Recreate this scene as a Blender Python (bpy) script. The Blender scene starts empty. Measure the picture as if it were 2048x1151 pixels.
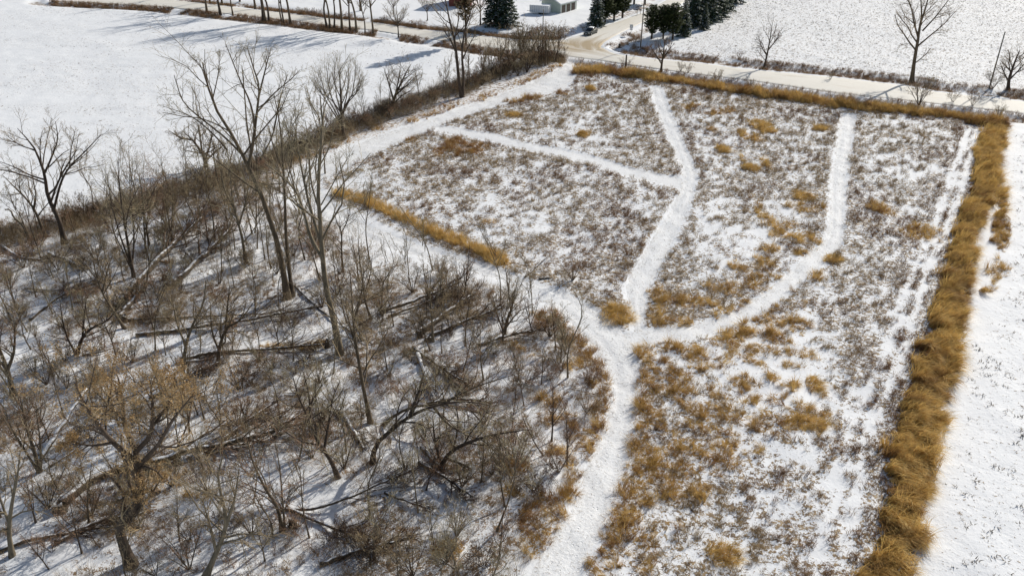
import bpy, math, numpy as np
from mathutils import Vector
R = math.radians
# ------------------------------------------------------------------ camera, sky, sun, exposure
H = 50.0; FPX = 1816.0; PITCH = R(28.8)
scene = bpy.context.scene
cam = bpy.data.objects.new('camera', bpy.data.cameras.new('camera'))
scene.collection.objects.link(cam); scene.camera = cam
cam.location = (0, 0, H); cam.rotation_euler = (R(90) - PITCH, 0, 0)
cam.data.sensor_width = 36; cam.data.lens = FPX / 2048 * 36
cam.data.clip_start = .5; cam.data.clip_end = 9000
SUN_AZ = R(46); SUN_EL = R(31)            # azimuth measured from +x towards +y
world = bpy.data.worlds.new('World'); scene.world = world; world.use_nodes = True
wn = world.node_tree.nodes; wl = world.node_tree.links
sky = wn.new('ShaderNodeTexSky'); sky.sky_type = 'NISHITA'; sky.sun_disc = False
sky.sun_elevation = SUN_EL; sky.sun_rotation = R(90) - SUN_AZ
sky.air_density = 1.2; sky.dust_density = 1.5; sky.ozone_density = 1.0
wn['Background'].inputs['Strength'].default_value = .085
wl.new(sky.outputs[0], wn['Background'].inputs['Color'])
sun = bpy.data.objects.new('sun', bpy.data.lights.new('sun', 'SUN'))
sun.data.energy = 4.6; sun.data.angle = R(.9); sun.data.color = (1.0, .94, .84)
sd = Vector((math.cos(SUN_EL) * math.cos(SUN_AZ), math.cos(SUN_EL) * math.sin(SUN_AZ), math.sin(SUN_EL)))
sun.rotation_euler = sd.to_track_quat('Z', 'Y').to_euler(); sun.location = (60, 150, 90)
scene.collection.objects.link(sun)
scene.view_settings.view_transform = 'Standard'; scene.view_settings.look = 'None'
scene.view_settings.gamma = 1; scene.view_settings.use_curve_mapping = False
scene.view_settings.exposure = -.05
scene.render.engine = 'CYCLES'
COL = scene.collection

# ------------------------------------------------------------------ helpers
def A(px, py, z=0.0):
    """point of the ground (height z) seen at a pixel of the 2048x1151 photograph"""
    x = (px - 1024) / FPX; u = (575.5 - py) / FPX
    dy = math.cos(PITCH) + u * math.sin(PITCH); dz = -math.sin(PITCH) + u * math.cos(PITCH)
    t = (z - H) / dz
    return np.array((x * t, dy * t))
def W(px, py, y):
    """point at distance y seen at a pixel"""
    x = (px - 1024) / FPX; u = (575.5 - py) / FPX
    dy = math.cos(PITCH) + u * math.sin(PITCH); dz = -math.sin(PITCH) + u * math.cos(PITCH)
    t = y / dy
    return np.array((x * t, y, H + dz * t))
def AL(pts): return np.array([A(*p) for p in pts])
def _hash(ix, iy, seed):
    n = (ix.astype(np.int64) * 374761393 + iy.astype(np.int64) * 668265263 + seed * 1274126177) & 0xffffffff
    n = ((n ^ (n >> 13)) * 1103515245) & 0xffffffff
    n = (n ^ (n >> 16)) & 0xffffff
    return n / float(0xffffff)
def vn(x, y, s, seed=0):
    x = np.asarray(x, float) / s; y = np.asarray(y, float) / s
    ix = np.floor(x); iy = np.floor(y); fx = x - ix; fy = y - iy
    fx = fx * fx * (3 - 2 * fx); fy = fy * fy * (3 - 2 * fy)
    a = _hash(ix, iy, seed); b = _hash(ix + 1, iy, seed); c = _hash(ix, iy + 1, seed); d = _hash(ix + 1, iy + 1, seed)
    return (a * (1 - fx) + b * fx) * (1 - fy) + (c * (1 - fx) + d * fx) * fy
def fbm(x, y, s, seed=0, o=4):
    v = 0; t = 0; a = 1
    for k in range(o):
        v = v + a * vn(x + 17.3 * k, y - 9.1 * k, s / 2 ** k, seed + k * 31); t += a; a *= .55
    return v / t
def sst(e0, e1, v):
    t = np.clip((v - e0) / (e1 - e0), 0, 1); return t * t * (3 - 2 * t)
def dpoly(x, y, P):
    d = np.full(x.shape, 1e9)
    for a, b in zip(P[:-1], P[1:]):
        vx, vy = b - a; l = vx * vx + vy * vy + 1e-9
        t = np.clip(((x - a[0]) * vx + (y - a[1]) * vy) / l, 0, 1)
        d = np.minimum(d, np.hypot(x - a[0] - t * vx, y - a[1] - t * vy))
    return d
def inside(x, y, P):
    r = np.zeros(x.shape, bool); n = len(P)
    for i in range(n):
        x1, y1 = P[i]; x2, y2 = P[(i + 1) % n]
        if y1 == y2: continue
        c = (y1 > y) != (y2 > y)
        r ^= c & (x < (x2 - x1) * (y - y1) / (y2 - y1) + x1)
    return r
def sdf(x, y, P, pad=8):
    """signed distance, positive inside; -pad where farther out"""
    x = np.asarray(x, float); y = np.asarray(y, float)
    out = np.full(x.shape, -float(pad))
    mn = P.min(0) - pad; mx = P.max(0) + pad
    m = (x > mn[0]) & (x < mx[0]) & (y > mn[1]) & (y < mx[1])
    if not m.any(): return out
    xs = x[m]; ys = y[m]
    d = dpoly(xs, ys, np.vstack([P, P[:1]]))
    out[m] = np.where(inside(xs, ys, P), d, -d)
    return out
def resample(P, n):
    P = np.asarray(P, float); s = np.r_[0, np.cumsum(np.linalg.norm(np.diff(P, axis=0), axis=1))]
    t = np.linspace(0, s[-1], n)
    return np.stack([np.interp(t, s, P[:, k]) for k in range(P.shape[1])], 1)
def smooth(P, n):
    """Catmull-Rom through the points, resampled"""
    P = np.asarray(P, float); Q = np.vstack([2 * P[0] - P[1], P, 2 * P[-1] - P[-2]]); o = []
    for i in range(1, len(Q) - 2):
        for t in np.linspace(0, 1, 12, endpoint=False):
            a, b, c, d = Q[i - 1], Q[i], Q[i + 1], Q[i + 2]
            o.append(.5 * (2 * b + (c - a) * t + (2 * a - 5 * b + 4 * c - d) * t * t + (3 * b - a - 3 * c + d) * t ** 3))
    o.append(P[-1]); return resample(o, n)

def mesh_np(name, V, F, mats=(), smooth_=False, mi=None):
    V = np.asarray(V, np.float32); F = np.asarray(F, np.int32)
    me = bpy.data.meshes.new(name); k = F.shape[1]
    me.vertices.add(len(V)); me.vertices.foreach_set('co', V.ravel())
    me.loops.add(F.size); me.loops.foreach_set('vertex_index', F.ravel())
    me.polygons.add(len(F)); me.polygons.foreach_set('loop_start', np.arange(len(F), dtype=np.int32) * k)
    me.polygons.foreach_set('loop_total', np.full(len(F), k, np.int32))
    if smooth_: me.polygons.foreach_set('use_smooth', np.ones(len(F), bool))
    for m in mats: me.materials.append(m)
    if mi is not None: me.polygons.foreach_set('material_index', np.asarray(mi, np.int32))
    me.update(calc_edges=True); me.validate()
    return me
def link(name, me, parent=None, loc=None):
    o = bpy.data.objects.new(name, me); COL.objects.link(o)
    if parent is not None: o.parent = parent
    if loc is not None: o.location = loc
    return o
def tag(o, label=None, cat=None, group=None, kind=None):
    if label: o['label'] = label
    if cat: o['category'] = cat
    if group: o['group'] = group
    if kind: o['kind'] = kind
    return o
def thing(name, label, cat, loc=(0, 0, 0), rz=0, group=None, scale=1):
    o = link(name, None, None, loc); o.rotation_euler = (0, 0, rz); o.scale = (scale,) * 3
    return tag(o, label, cat, group)
def copy_tree(o, parent=None):
    c = o.copy(); COL.objects.link(c)
    if parent is not None: c.parent = parent
    for ch in [k for k in KIDS.get(o.name, [])]: copy_tree(ch, c)
    return c
KIDS = {}
def kid(o, parent):
    KIDS.setdefault(parent.name, []).append(o); return o

class MB:
    """small box / prism collector, pydata"""
    def __init__(s): s.v = []; s.f = []
    def box(s, x0, x1, y0, y1, z0, z1):
        n = len(s.v); s.v += [(x, y, z) for z in (z0, z1) for x, y in ((x0, y0), (x1, y0), (x1, y1), (x0, y1))]
        s.f += [tuple(n + i for i in q) for q in ((3, 2, 1, 0), (4, 5, 6, 7), (0, 1, 5, 4), (1, 2, 6, 5), (2, 3, 7, 6), (3, 0, 4, 7))]; return s
    def add(s, v, f):
        n = len(s.v); s.v += [tuple(p) for p in v]; s.f += [tuple(n + i for i in q) for q in f]; return s
    def cyl(s, a, b, r0, r1=None, k=8):
        a = Vector(a); b = Vector(b); r1 = r0 if r1 is None else r1
        d = (b - a).normalized(); u = d.orthogonal().normalized(); w = d.cross(u); n = len(s.v)
        for c, r in ((a, r0), (b, r1)):
            for i in range(k):
                t = 2 * math.pi * i / k; s.v.append(tuple(c + u * (r * math.cos(t)) + w * (r * math.sin(t))))
        s.f += [(n + i, n + (i + 1) % k, n + k + (i + 1) % k, n + k + i) for i in range(k)]
        s.f += [tuple(n + i for i in reversed(range(k))), tuple(n + k + i for i in range(k))]; return s
    def build(s, name, mat, parent=None, sm=False, bevel=0):
        me = bpy.data.meshes.new(name); me.from_pydata(s.v, [], s.f); me.materials.append(mat)
        if sm: me.polygons.foreach_set('use_smooth', [True] * len(me.polygons))
        me.update(); o = link(name, me, parent)
        if bevel:
            b = o.modifiers.new('bevel', 'BEVEL'); b.width = bevel; b.segments = 2
        if parent is not None: kid(o, parent)
        return o

# ------------------------------------------------------------------ materials
def mat(name, rough=.8):
    m = bpy.data.materials.new(name); m.use_nodes = True
    nt = m.node_tree; b = nt.nodes['Principled BSDF']; b.inputs['Roughness'].default_value = rough
    return m, nt, b
def node(nt, t, **k):
    n = nt.nodes.new(t)
    for a, v in k.items():
        if hasattr(n, a): setattr(n, a, v)
        else: n.inputs[a].default_value = v
    return n
def ramp(nt, src, stops, interp='LINEAR'):
    r = nt.nodes.new('ShaderNodeValToRGB'); e = r.color_ramp.elements; r.color_ramp.interpolation = interp
    while len(e) < len(stops): e.new(.5)
    for i, (p, c) in enumerate(stops):
        e[i].position = p; e[i].color = (c, c, c, 1) if isinstance(c, (int, float)) else (*c, 1)
    nt.links.new(src, r.inputs[0]); return r.outputs[0]
def mix(nt, f, a, b, bt='MIX'):
    m = nt.nodes.new('ShaderNodeMix'); m.data_type = 'RGBA'; m.blend_type = bt
    for s, v in ((m.inputs[0], f), (m.inputs[6], a), (m.inputs[7], b)):
        if hasattr(v, 'links'): nt.links.new(v, s)
        elif isinstance(v, (int, float)): s.default_value = v
        else: s.default_value = (*v, 1)
    return m.outputs[2]
def mth(nt, op, a, b=None, clamp=False):
    m = nt.nodes.new('ShaderNodeMath'); m.operation = op; m.use_clamp = clamp
    for s, v in ((m.inputs[0], a), (m.inputs[1], b)):
        if v is None: continue
        if hasattr(v, 'links'): nt.links.new(v, s)
        else: s.default_value = v
    return m.outputs[0]
def noise(nt, scale, detail=4, rough=.55, vec=None, stretch=None, dist=0):
    n = node(nt, 'ShaderNodeTexNoise'); n.inputs['Scale'].default_value = scale
    n.inputs['Detail'].default_value = detail; n.inputs['Roughness'].default_value = rough; n.inputs['Distortion'].default_value = dist
    if vec is None:
        vec = nt.nodes.new('ShaderNodeNewGeometry').outputs['Position']
    if stretch:
        mp = nt.nodes.new('ShaderNodeMapping'); mp.inputs['Scale'].default_value = stretch[:3]
        if len(stretch) > 3: mp.inputs['Rotation'].default_value = (0, 0, stretch[3])
        nt.links.new(vec, mp.inputs[0]); vec = mp.outputs[0]
    nt.links.new(vec, n.inputs['Vector']); return n.outputs['Fac']
def bump(nt, b, h, strength=.5, dist=.1):
    n = nt.nodes.new('ShaderNodeBump'); n.inputs['Strength'].default_value = strength; n.inputs['Distance'].default_value = dist
    nt.links.new(h, n.inputs['Height']); nt.links.new(n.outputs[0], b.inputs['Normal'])

SNOW = (.83, .85, .88)
def m_ground():
    m, nt, b = mat('snowy_ground', .75)
    at = node(nt, 'ShaderNodeAttribute', attribute_name='cover'); sp = nt.nodes.new('ShaderNodeSeparateColor')
    nt.links.new(at.outputs['Color'], sp.inputs[0]); weed, tan, litter = sp.outputs
    n1 = noise(nt, 2.6, 4, .62, None, None, .4); n2 = noise(nt, .55, 4, .6); n3 = noise(nt, 8, 3, .6); n4 = noise(nt, 1.4, 5, .6)
    f = mth(nt, 'ADD', mth(nt, 'MULTIPLY', n1, .62), mth(nt, 'MULTIPLY', n3, .38))
    # threshold of the fine grain moves with the cover mask
    thr = mth(nt, 'SUBTRACT', .605, mth(nt, 'MULTIPLY', weed, .13))
    c = mth(nt, 'MULTIPLY', mth(nt, 'MULTIPLY', mth(nt, 'SUBTRACT', f, thr), 22.0, True), mth(nt, 'MULTIPLY', weed, 12, True))
    thr2 = mth(nt, 'SUBTRACT', .62, mth(nt, 'MULTIPLY', tan, .17))
    c2 = mth(nt, 'MULTIPLY', mth(nt, 'MULTIPLY', mth(nt, 'SUBTRACT', f, thr2), 22.0, True), mth(nt, 'MULTIPLY', tan, 12, True))
    thr3 = mth(nt, 'SUBTRACT', .61, mth(nt, 'MULTIPLY', litter, .14))
    f3 = mth(nt, 'ADD', mth(nt, 'MULTIPLY', n4, .55), mth(nt, 'MULTIPLY', n3, .45))
    c3 = mth(nt, 'MULTIPLY', mth(nt, 'MULTIPLY', mth(nt, 'SUBTRACT', f3, thr3), 20.0, True), mth(nt, 'MULTIPLY', litter, 12, True))
    wcol = mix(nt, ramp(nt, n4, [(.38, 0), (.62, 1)]), (.10, .06, .032), (.36, .26, .14))
    tcol = mix(nt, n3, (.20, .11, .04), (.42, .27, .09))
    lcol = mix(nt, ramp(nt, n3, [(.38, 0), (.62, 1)]), (.09, .055, .033), (.30, .20, .115))
    snow = mix(nt, n2, (.80, .82, .85), SNOW)
    col = mix(nt, c, snow, wcol); col = mix(nt, c3, col, lcol); col = mix(nt, c2, col, tcol)
    nt.links.new(col, b.inputs['Base Color'])
    hh = mth(nt, 'ADD', mth(nt, 'MULTIPLY', n1, .5), mth(nt, 'ADD', mth(nt, 'MULTIPLY', n2, .9), mth(nt, 'MULTIPLY', c, .25)))
    bump(nt, b, hh, .45, .22)
    return m
def m_path():
    m, nt, b = mat('trodden_snow', .7)
    n1 = noise(nt, 3.5, 6, .65); n2 = noise(nt, 12, 3, .6); n3 = noise(nt, .4, 3)
    v = node(nt, 'ShaderNodeTexVoronoi'); v.inputs['Scale'].default_value = 2.3
    g = nt.nodes.new('ShaderNodeNewGeometry'); nt.links.new(g.outputs['Position'], v.inputs['Vector'])
    dots = ramp(nt, v.outputs['Distance'], [(.0, 1), (.13, 1), (.22, 0)])
    keep = mth(nt, 'GREATER_THAN', noise(nt, .9, 3, .6), .5)
    dots = mth(nt, 'MULTIPLY', dots, keep)
    f = mth(nt, 'ADD', mth(nt, 'MULTIPLY', n1, .5), mth(nt, 'MULTIPLY', n2, .5))
    at = node(nt, 'ShaderNodeAttribute', attribute_name='edge')
    thr = mth(nt, 'SUBTRACT', .556, mth(nt, 'MULTIPLY', at.outputs['Fac'], .07))
    c = mth(nt, 'MULTIPLY', mth(nt, 'SUBTRACT', f, thr), 8, True)
    col = mix(nt, c, mix(nt, n3, (.78, .79, .80), SNOW), (.30, .24, .165))
    nt.links.new(col, b.inputs['Base Color'])
    bump(nt, b, mth(nt, 'SUBTRACT', n1, mth(nt, 'MULTIPLY', dots, .8)), .5, .16)
    return m
def m_road():
    m, nt, b = mat('snow_packed_gravel', .65)
    at = node(nt, 'ShaderNodeAttribute', attribute_name='lane'); sp = nt.nodes.new('ShaderNodeSeparateColor')
    nt.links.new(at.outputs['Color'], sp.inputs[0]); u, dirt, al = sp.outputs
    cv = nt.nodes.new('ShaderNodeCombineXYZ'); nt.links.new(mth(nt, 'MULTIPLY', u, 9.0), cv.inputs[0]); nt.links.new(mth(nt, 'MULTIPLY', al, 26.0), cv.inputs[1])
    ns = noise(nt, 1.0, 5, .6, cv.outputs[0], None, .6); nf = noise(nt, 5, 5, .65); nb = noise(nt, .22, 3)
    w = mth(nt, 'SINE', mth(nt, 'MULTIPLY', u, 18.8))            # wheel tracks
    tr = mth(nt, 'ADD', mth(nt, 'MULTIPLY', w, -.10), mth(nt, 'ADD', mth(nt, 'MULTIPLY', ns, .8), mth(nt, 'MULTIPLY', nf, .25)))
    c = mth(nt, 'MULTIPLY', mth(nt, 'SUBTRACT', mth(nt, 'ADD', tr, mth(nt, 'MULTIPLY', dirt, .50)), .72), 2.2, True)
    col = mix(nt, c, mix(nt, nb, (.76, .74, .69), (.70, .67, .60)), (.40, .31, .19))
    nt.links.new(col, b.inputs['Base Color']); bump(nt, b, mth(nt, 'ADD', nf, ns), .35, .12)
    return m
def m_plain(name, c1, c2, sc=3, rough=.8, stretch=None, transl=0, tone=None, snow=0, obj=False, bmp=0):
    """two colours mixed by noise, an optional per-instance tone, optional snow caught on top"""
    m, nt, b = mat(name, rough)
    vec = nt.nodes.new('ShaderNodeTexCoord').outputs['Object'] if obj else None
    n = noise(nt, sc, 4, .6, vec, stretch)
    col = mix(nt, ramp(nt, n, [(.32, 0), (.68, 1)]), c1, c2)
    if tone:
        at = node(nt, 'ShaderNodeAttribute', attribute_name='tone', attribute_type='INSTANCER')
        col = mix(nt, at.outputs['Fac'], col, mix(nt, n, tone[0], tone[1]))
    if snow:
        g = nt.nodes.new('ShaderNodeNewGeometry'); s = nt.nodes.new('ShaderNodeSeparateXYZ'); nt.links.new(g.outputs['Normal'], s.inputs[0])
        k = mth(nt, 'ADD', s.outputs[2], mth(nt, 'MULTIPLY', noise(nt, 1.7, 4), 1.2))
        k = mth(nt, 'MULTIPLY', mth(nt, 'SUBTRACT', k, snow), 6, True)
        col = mix(nt, k, col, SNOW)
    nt.links.new(col, b.inputs['Base Color'])
    if bmp: bump(nt, b, n, bmp, .05)
    if transl:
        t = nt.nodes.new('ShaderNodeBsdfTranslucent'); nt.links.new(col, t.inputs[0])
        ms = nt.nodes.new('ShaderNodeMixShader'); ms.inputs[0].default_value = transl
        o = nt.nodes['Material Output']; nt.links.new(b.outputs[0], ms.inputs[1]); nt.links.new(t.outputs[0], ms.inputs[2]); nt.links.new(ms.outputs[0], o.inputs[0])
    return m
M = dict(
    ground=m_ground(), path=m_path(), road=m_road(),
    bark=m_plain('grey_brown_bark', (.065, .048, .032), (.19, .145, .095), 5, .9, (1, 1, .25), bmp=.6),
    palebark=m_plain('pale_bark', (.11, .09, .06), (.27, .22, .15), 5, .9, (1, 1, .25), bmp=.6),
    darkbark=m_plain('dark_bark', (.045, .033, .025), (.12, .085, .06), 5, .9, (1, 1, .25), bmp=.6),
    twig=m_plain('brown_twigs', (.17, .125, .075), (.52, .40, .24), 1.2, .85),
    redtwig=m_plain('reddish_twigs', (.17, .10, .065), (.44, .28, .17), 1.2, .85),
    darktwig=m_plain('dark_twigs', (.06, .04, .028), (.18, .115, .07), 1.2, .85),
    greytwig=m_plain('grey_twigs', (.20, .17, .10), (.54, .45, .29), 1.2, .85),
    log=m_plain('weathered_log', (.05, .038, .026), (.16, .12, .08), 3, .9, snow=1.42, bmp=.6),
    snowlog=m_plain('snow_topped_log', (.08, .06, .045), (.22, .18, .13), 3, .9, snow=1.0, bmp=.6),
    gold=m_plain('golden_dry_grass', (.46, .30, .085), (.90, .66, .26), 1.6, .75, None, .34, ((.17, .08, .03), (.42, .23, .08))),
    weed=m_plain('dry_weed_stems', (.20, .135, .07), (.50, .37, .20), 1.0, .85, None, .12, ((.12, .06, .03), (.32, .17, .08))),
    leaf=m_plain('withered_leaves', (.30, .18, .08), (.52, .36, .17), 3, .8, None, .3),
    needle=m_plain('spruce_needles', (.028, .055, .026), (.08, .115, .05), 1.5, .8, None, .1, snow=1.54),
    pine=m_plain('pine_needles', (.04, .065, .02), (.12, .14, .045), 1.5, .8, None, .1),
    rust=m_plain('rusty_needles', (.10, .065, .025), (.17, .125, .05), 1.5, .8, None, .15),
    stubble=m_plain('corn_stubble', (.10, .075, .05), (.26, .20, .13), 2, .9),
)

# ------------------------------------------------------------------ layout of the place (traced on the ground plane)
roadA_far = [(100, -12), (320, -1), (400, 7), (500, 19), (580, 28), (650, 37), (747, 46), (850, 61), (914, 66), (975, 74), (1030, 80), (1090, 82), (1130, 80), (1165, 86), (1202, 95), (1228, 107), (1290, 117), (1400, 127), (1500, 140), (1667, 155), (1806, 172), (1870, 184), (2048, 204), (2300, 236)]
roadA_near = [(100, 2), (320, 14), (400, 22), (500, 33), (580, 42), (650, 51), (747, 61), (850, 77), (914, 86), (975, 97), (1030, 103), (1090, 108), (1130, 112), (1165, 117), (1202, 121), (1228, 125), (1290, 134), (1400, 149), (1500, 161), (1667, 185), (1806, 200), (1870, 207), (2048, 227), (2300, 262)]
side_l = [(1128, 92), (1133, 79), (1158, 71), (1193, 59), (1221, 49), (1250, 40), (1273, 31), (1300, 21), (1334, 1), (1362, -16), (1400, -40)]
side_r = [(1212, 108), (1201, 93), (1208, 84), (1222, 75), (1245, 63), (1270, 51), (1290, 41), (1318, 27), (1370, 3), (1410, -14), (1450, -38)]
lane_l = [(1140, 112), (1128, 132), (1061, 165), (954, 204), (895, 225), (824, 248), (742, 275), (659, 310), (605, 340), (580, 370), (585, 395), (607, 417), (652, 446), (732, 481), (822, 508), (895, 529), (1000, 561), (1052, 592), (1097, 613), (1156, 661), (1191, 696), (1213, 735), (1222, 790), (1212, 840), (1195, 880), (1165, 950), (1128, 1040), (1095, 1090), (1055, 1151), (1020, 1230)]
lane_r = [(1205, 117), (1148, 152), (1130, 180), (1061, 192), (1013, 201), (925, 230), (875, 254), (807, 281), (748, 304), (680, 335), (640, 358), (640, 380), (660, 404), (700, 432), (739, 453), (843, 488), (913, 508), (982, 532), (1052, 559), (1121, 578), (1191, 618), (1240, 652), (1268, 695), (1280, 740), (1276, 800), (1262, 860), (1248, 950), (1222, 1030), (1190, 1100), (1158, 1151), (1120, 1230)]
mid_l = [(1302, 172), (1306, 200), (1327, 252), (1348, 296), (1364, 338), (1363, 377), (1335, 427), (1303, 476), (1272, 530), (1246, 575), (1262, 620), (1262, 660)]
mid_r = [(1323, 172), (1331, 200), (1361, 265), (1382, 320), (1394, 346), (1388, 388), (1368, 440), (1342, 492), (1316, 540), (1292, 585), (1284, 630), (1292, 670)]
thin_l = [(868, 262), (984, 283), (1073, 303), (1178, 327), (1256, 352), (1366, 378)]
thin_r = [(880, 250), (984, 268), (1073, 288), (1178, 309), (1256, 334), (1366, 357)]
east_l = [(1683, 226), (1672, 290), (1660, 360), (1659, 420), (1650, 478), (1600, 525), (1530, 586), (1450, 630), (1380, 650), (1300, 658), (1250, 664)]
east_r = [(1712, 226), (1703, 290), (1692, 360), (1690, 430), (1681, 490), (1640, 536), (1570, 592), (1500, 638), (1420, 672), (1310, 688), (1262, 700)]
def poly(l, r): return np.vstack([AL(l), AL(r)[::-1]])
PATHS = [poly(lane_l, lane_r), poly(mid_l, mid_r), poly(thin_l, thin_r), poly(east_l, east_r)]
ROADS = [poly(roadA_far, roadA_near), poly(side_l, side_r)]
wood_poly = AL([(-260, 540), (0, 485), (130, 470), (300, 412), (450, 340), (560, 335), (590, 395), (607, 420), (732, 484), (895, 532), (1052, 596), (1156, 664), (1191, 700), (1213, 735), (1222, 790), (1195, 880), (1128, 1040), (1055, 1151), (1020, 1230), (-200, 1230)])
meadow_poly = AL([(1165, 128), (1300, 150), (1480, 170), (1700, 205), (2000, 243), (1985, 330), (1965, 430), (1940, 540), (1915, 690), (1875, 850), (1840, 1151), (1830, 1230), (1120, 1230), (1190, 1100), (1248, 950), (1276, 800), (1268, 695), (1191, 618), (1052, 559), (843, 488), (660, 404), (640, 360), (748, 304), (925, 230), (1061, 192), (1130, 180)])
hedge = smooth(AL([(1118, 118), (1050, 130), (985, 152), (900, 186), (790, 222), (690, 262), (600, 300), (500, 338), (400, 372), (300, 400), (200, 430), (100, 458), (0, 485), (-120, 520)]), 60)
band_top = smooth(AL([(1158, 146), (1200, 143), (1260, 150), (1330, 160), (1400, 168), (1440, 178), (1500, 186), (1600, 199), (1700, 210), (1800, 220), (1900, 232), (1985, 246)]), 50)
band_right_w = [(252, 1965, 2010), (300, 1950, 2008), (350, 1938, 2000), (400, 1925, 1985), (450, 1905, 1965), (500, 1893, 1952), (550, 1882, 1945), (600, 1866, 1935), (650, 1852, 1926), (700, 1835, 1920), (750, 1822, 1912), (800, 1800, 1895), (850, 1790, 1888), (900, 1775, 1882), (950, 1768, 1872), (1000, 1752, 1866), (1050, 1738, 1856), (1100, 1722, 1846), (1151, 1708, 1838), (1230, 1690, 1820)]
band_right = np.vstack([AL([(l, y) for y, l, r in band_right_w]), AL([(r, y) for y, l, r in band_right_w])[::-1]])
band_right2 = AL([(2003, 380), (2004, 430), (2002, 480), (1998, 520), (1990, 555), (1982, 580)])
row_mid = smooth(AL([(678, 388), (740, 410), (800, 436), (860, 461), (920, 486), (970, 506), (1012, 530)]), 30)
track_e = smooth(AL([(1945, 262), (1915, 360), (1890, 430), (1860, 500), (1838, 550), (1795, 690), (1760, 770), (1722, 850), (1690, 1000), (1655, 1151)]), 40)
hill_field = AL([(1400, 118), (1520, 130), (1820, 160), (2060, 190), (2500, 240), (2600, -60), (1500, -60), (1440, 40), (1350, 95)])
south_field = AL([(2012, 262), (2008, 400), (2003, 560), (1960, 640), (1925, 700), (1890, 900), (1862, 1060), (1845, 1151), (1830, 1230), (2400, 1230), (2400, 262)])
# clumps of grass: (px, py, rx, ry, tone) in photograph pixels
_c = [(270, 430, 105, 70, .1), (540, 430, 65, 75, .3), (560, 300, 90, 55, .3), (700, 335, 60, 35, .4), (790, 330, 60, 40, .2), (950, 385, 60, 50, .3), (980, 250, 70, 40, .4), (1190, 225, 80, 48, .3), (1120, 350, 40, 25, .3), (1075, 120, 60, 30, .3), (1240, 90, 50, 36, .2), (1490, 30, 35, 25, .1), (1690, 60, 60, 32, .2), (1570, 150, 50, 42, .3), (720, 470, 70, 28, .3), (1060, 540, 110, 55, .2), (1260, 460, 90, 45, .3), (1430, 480, 90, 45, .2), (1330, 550, 50, 28, .3), (460, 680, 85, 70, .3), (580, 600, 50, 25, .3), (590, 720, 50, 35, .5), (700, 660, 90, 55, .4), (800, 650, 68, 66, .2), (980, 740, 60, 38, .2), (1210, 630, 60, 32, .3), (1500, 670, 70, 42, .2), (1130, 720, 30, 36, .3), (1220, 745, 30, 25, .2), (1410, 750, 40, 24, .4), (640, 870, 100, 115, .5), (830, 780, 70, 28, .3), (490, 900, 58, 55, .4), (1120, 870, 85, 52, .4), (1280, 850, 60, 24, .2), (1430, 880, 75, 45, .4), (1585, 880, 58, 56, .3), (1350, 975, 70, 24, .4), (1130, 1000, 65, 24, .3), (760, 1040, 105, 75, .4), (1000, 1060, 95, 65, .3), (490, 1080, 75, 65, .4), (1520, 1095, 150, 45, .3), (910, 940, 38, 55, .3), (1040, 640, 40, 30, .3), (930, 600, 70, 25, .3)]
CL = [(1150 + a / 3.288, 500 + b / 3.288, c / 3.288, d / 3.288, t) for a, b, c, d, t in _c]
CL += [(1525, 252, 21, 13, 0), (1487, 270, 9, 8, .3), (1512, 277, 14, 6, .2), (1445, 298, 15, 8, .1), (1482, 322, 12, 8, .1), (1500, 334, 20, 7, .1), (1530, 326, 14, 10, .1), (1523, 412, 12, 12, .3), (1532, 436, 12, 16, .1), (1608, 390, 20, 9, .2), (1618, 418, 30, 10, .2), (1572, 448, 18, 8, .1), (1560, 470, 25, 8, .2), (1626, 480, 24, 15, .2), (1535, 500, 16, 9, .2), (1640, 258, 16, 4, .2), (1762, 418, 22, 10, .4), (1850, 466, 38, 15, .2), (1820, 462, 25, 8, .6), (1445, 1105, 33, 24, .1), (1425, 262, 10, 6, .6), (1425, 228, 16, 5, .5), (1380, 212, 14, 5, .5), (1458, 225, 22, 5, .6),
       (1290, 905, 28, 30, .3), (1380, 900, 40, 14, .2), (1460, 895, 45, 16, .2), (1325, 950, 40, 25, .4), (1280, 970, 25, 35, .3), (1258, 1040, 38, 30, .3), (1300, 1075, 32, 28, .5), (1225, 1135, 48, 18, .4), (1290, 1140, 30, 16, .4), (1360, 940, 25, 12, .5), (1610, 845, 48, 20, .2), (1285, 828, 20, 22, .4), (1345, 985, 25, 18, .4), (1398, 980, 22, 14, .3),
       (1027, 228, 14, 6, .2), (1163, 268, 14, 7, .4), (1180, 178, 9, 5, .3), (905, 285, 26, 10, .9), (935, 300, 26, 10, .9), (885, 302, 16, 8, .9), (965, 292, 18, 7, .7), (980, 443, 12, 6, .3), (820, 275, 14, 6, .7), (1000, 202, 40, 4, .6), (1060, 196, 30, 4, .7), (1125, 186, 14, 6, .9),
       (1130, 650, 35, 30, .8), (1100, 640, 25, 18, .9), (1160, 690, 25, 20, .8), (1160, 725, 26, 18, .3), (1045, 695, 26, 14, .2), (1120, 830, 32, 20, .5), (1145, 845, 22, 14, .8), (1095, 800, 22, 14, .5), (1110, 905, 22, 12, .1), (1030, 940, 30, 22, .6), (1025, 985, 26, 18, .2), (1075, 1010, 38, 25, 1), (1065, 1045, 30, 22, 1), (1100, 1060, 20, 18, .2), (1070, 1095, 22, 22, .2), (900, 1105, 26, 20, .5), (945, 1130, 34, 16, .4), (875, 1095, 14, 12, .4), (1190, 870, 10, 24, .7), (1200, 800, 9, 30, .7), (1175, 905, 10, 20, .5), (1150, 1000, 10, 18, .6), (1180, 760, 10, 20, .6), (550, 692, 40, 7, .1), (630, 690, 25, 8, .1), (395, 990, 28, 9, .0), (140, 432, 26, 7, .2)]
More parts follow.
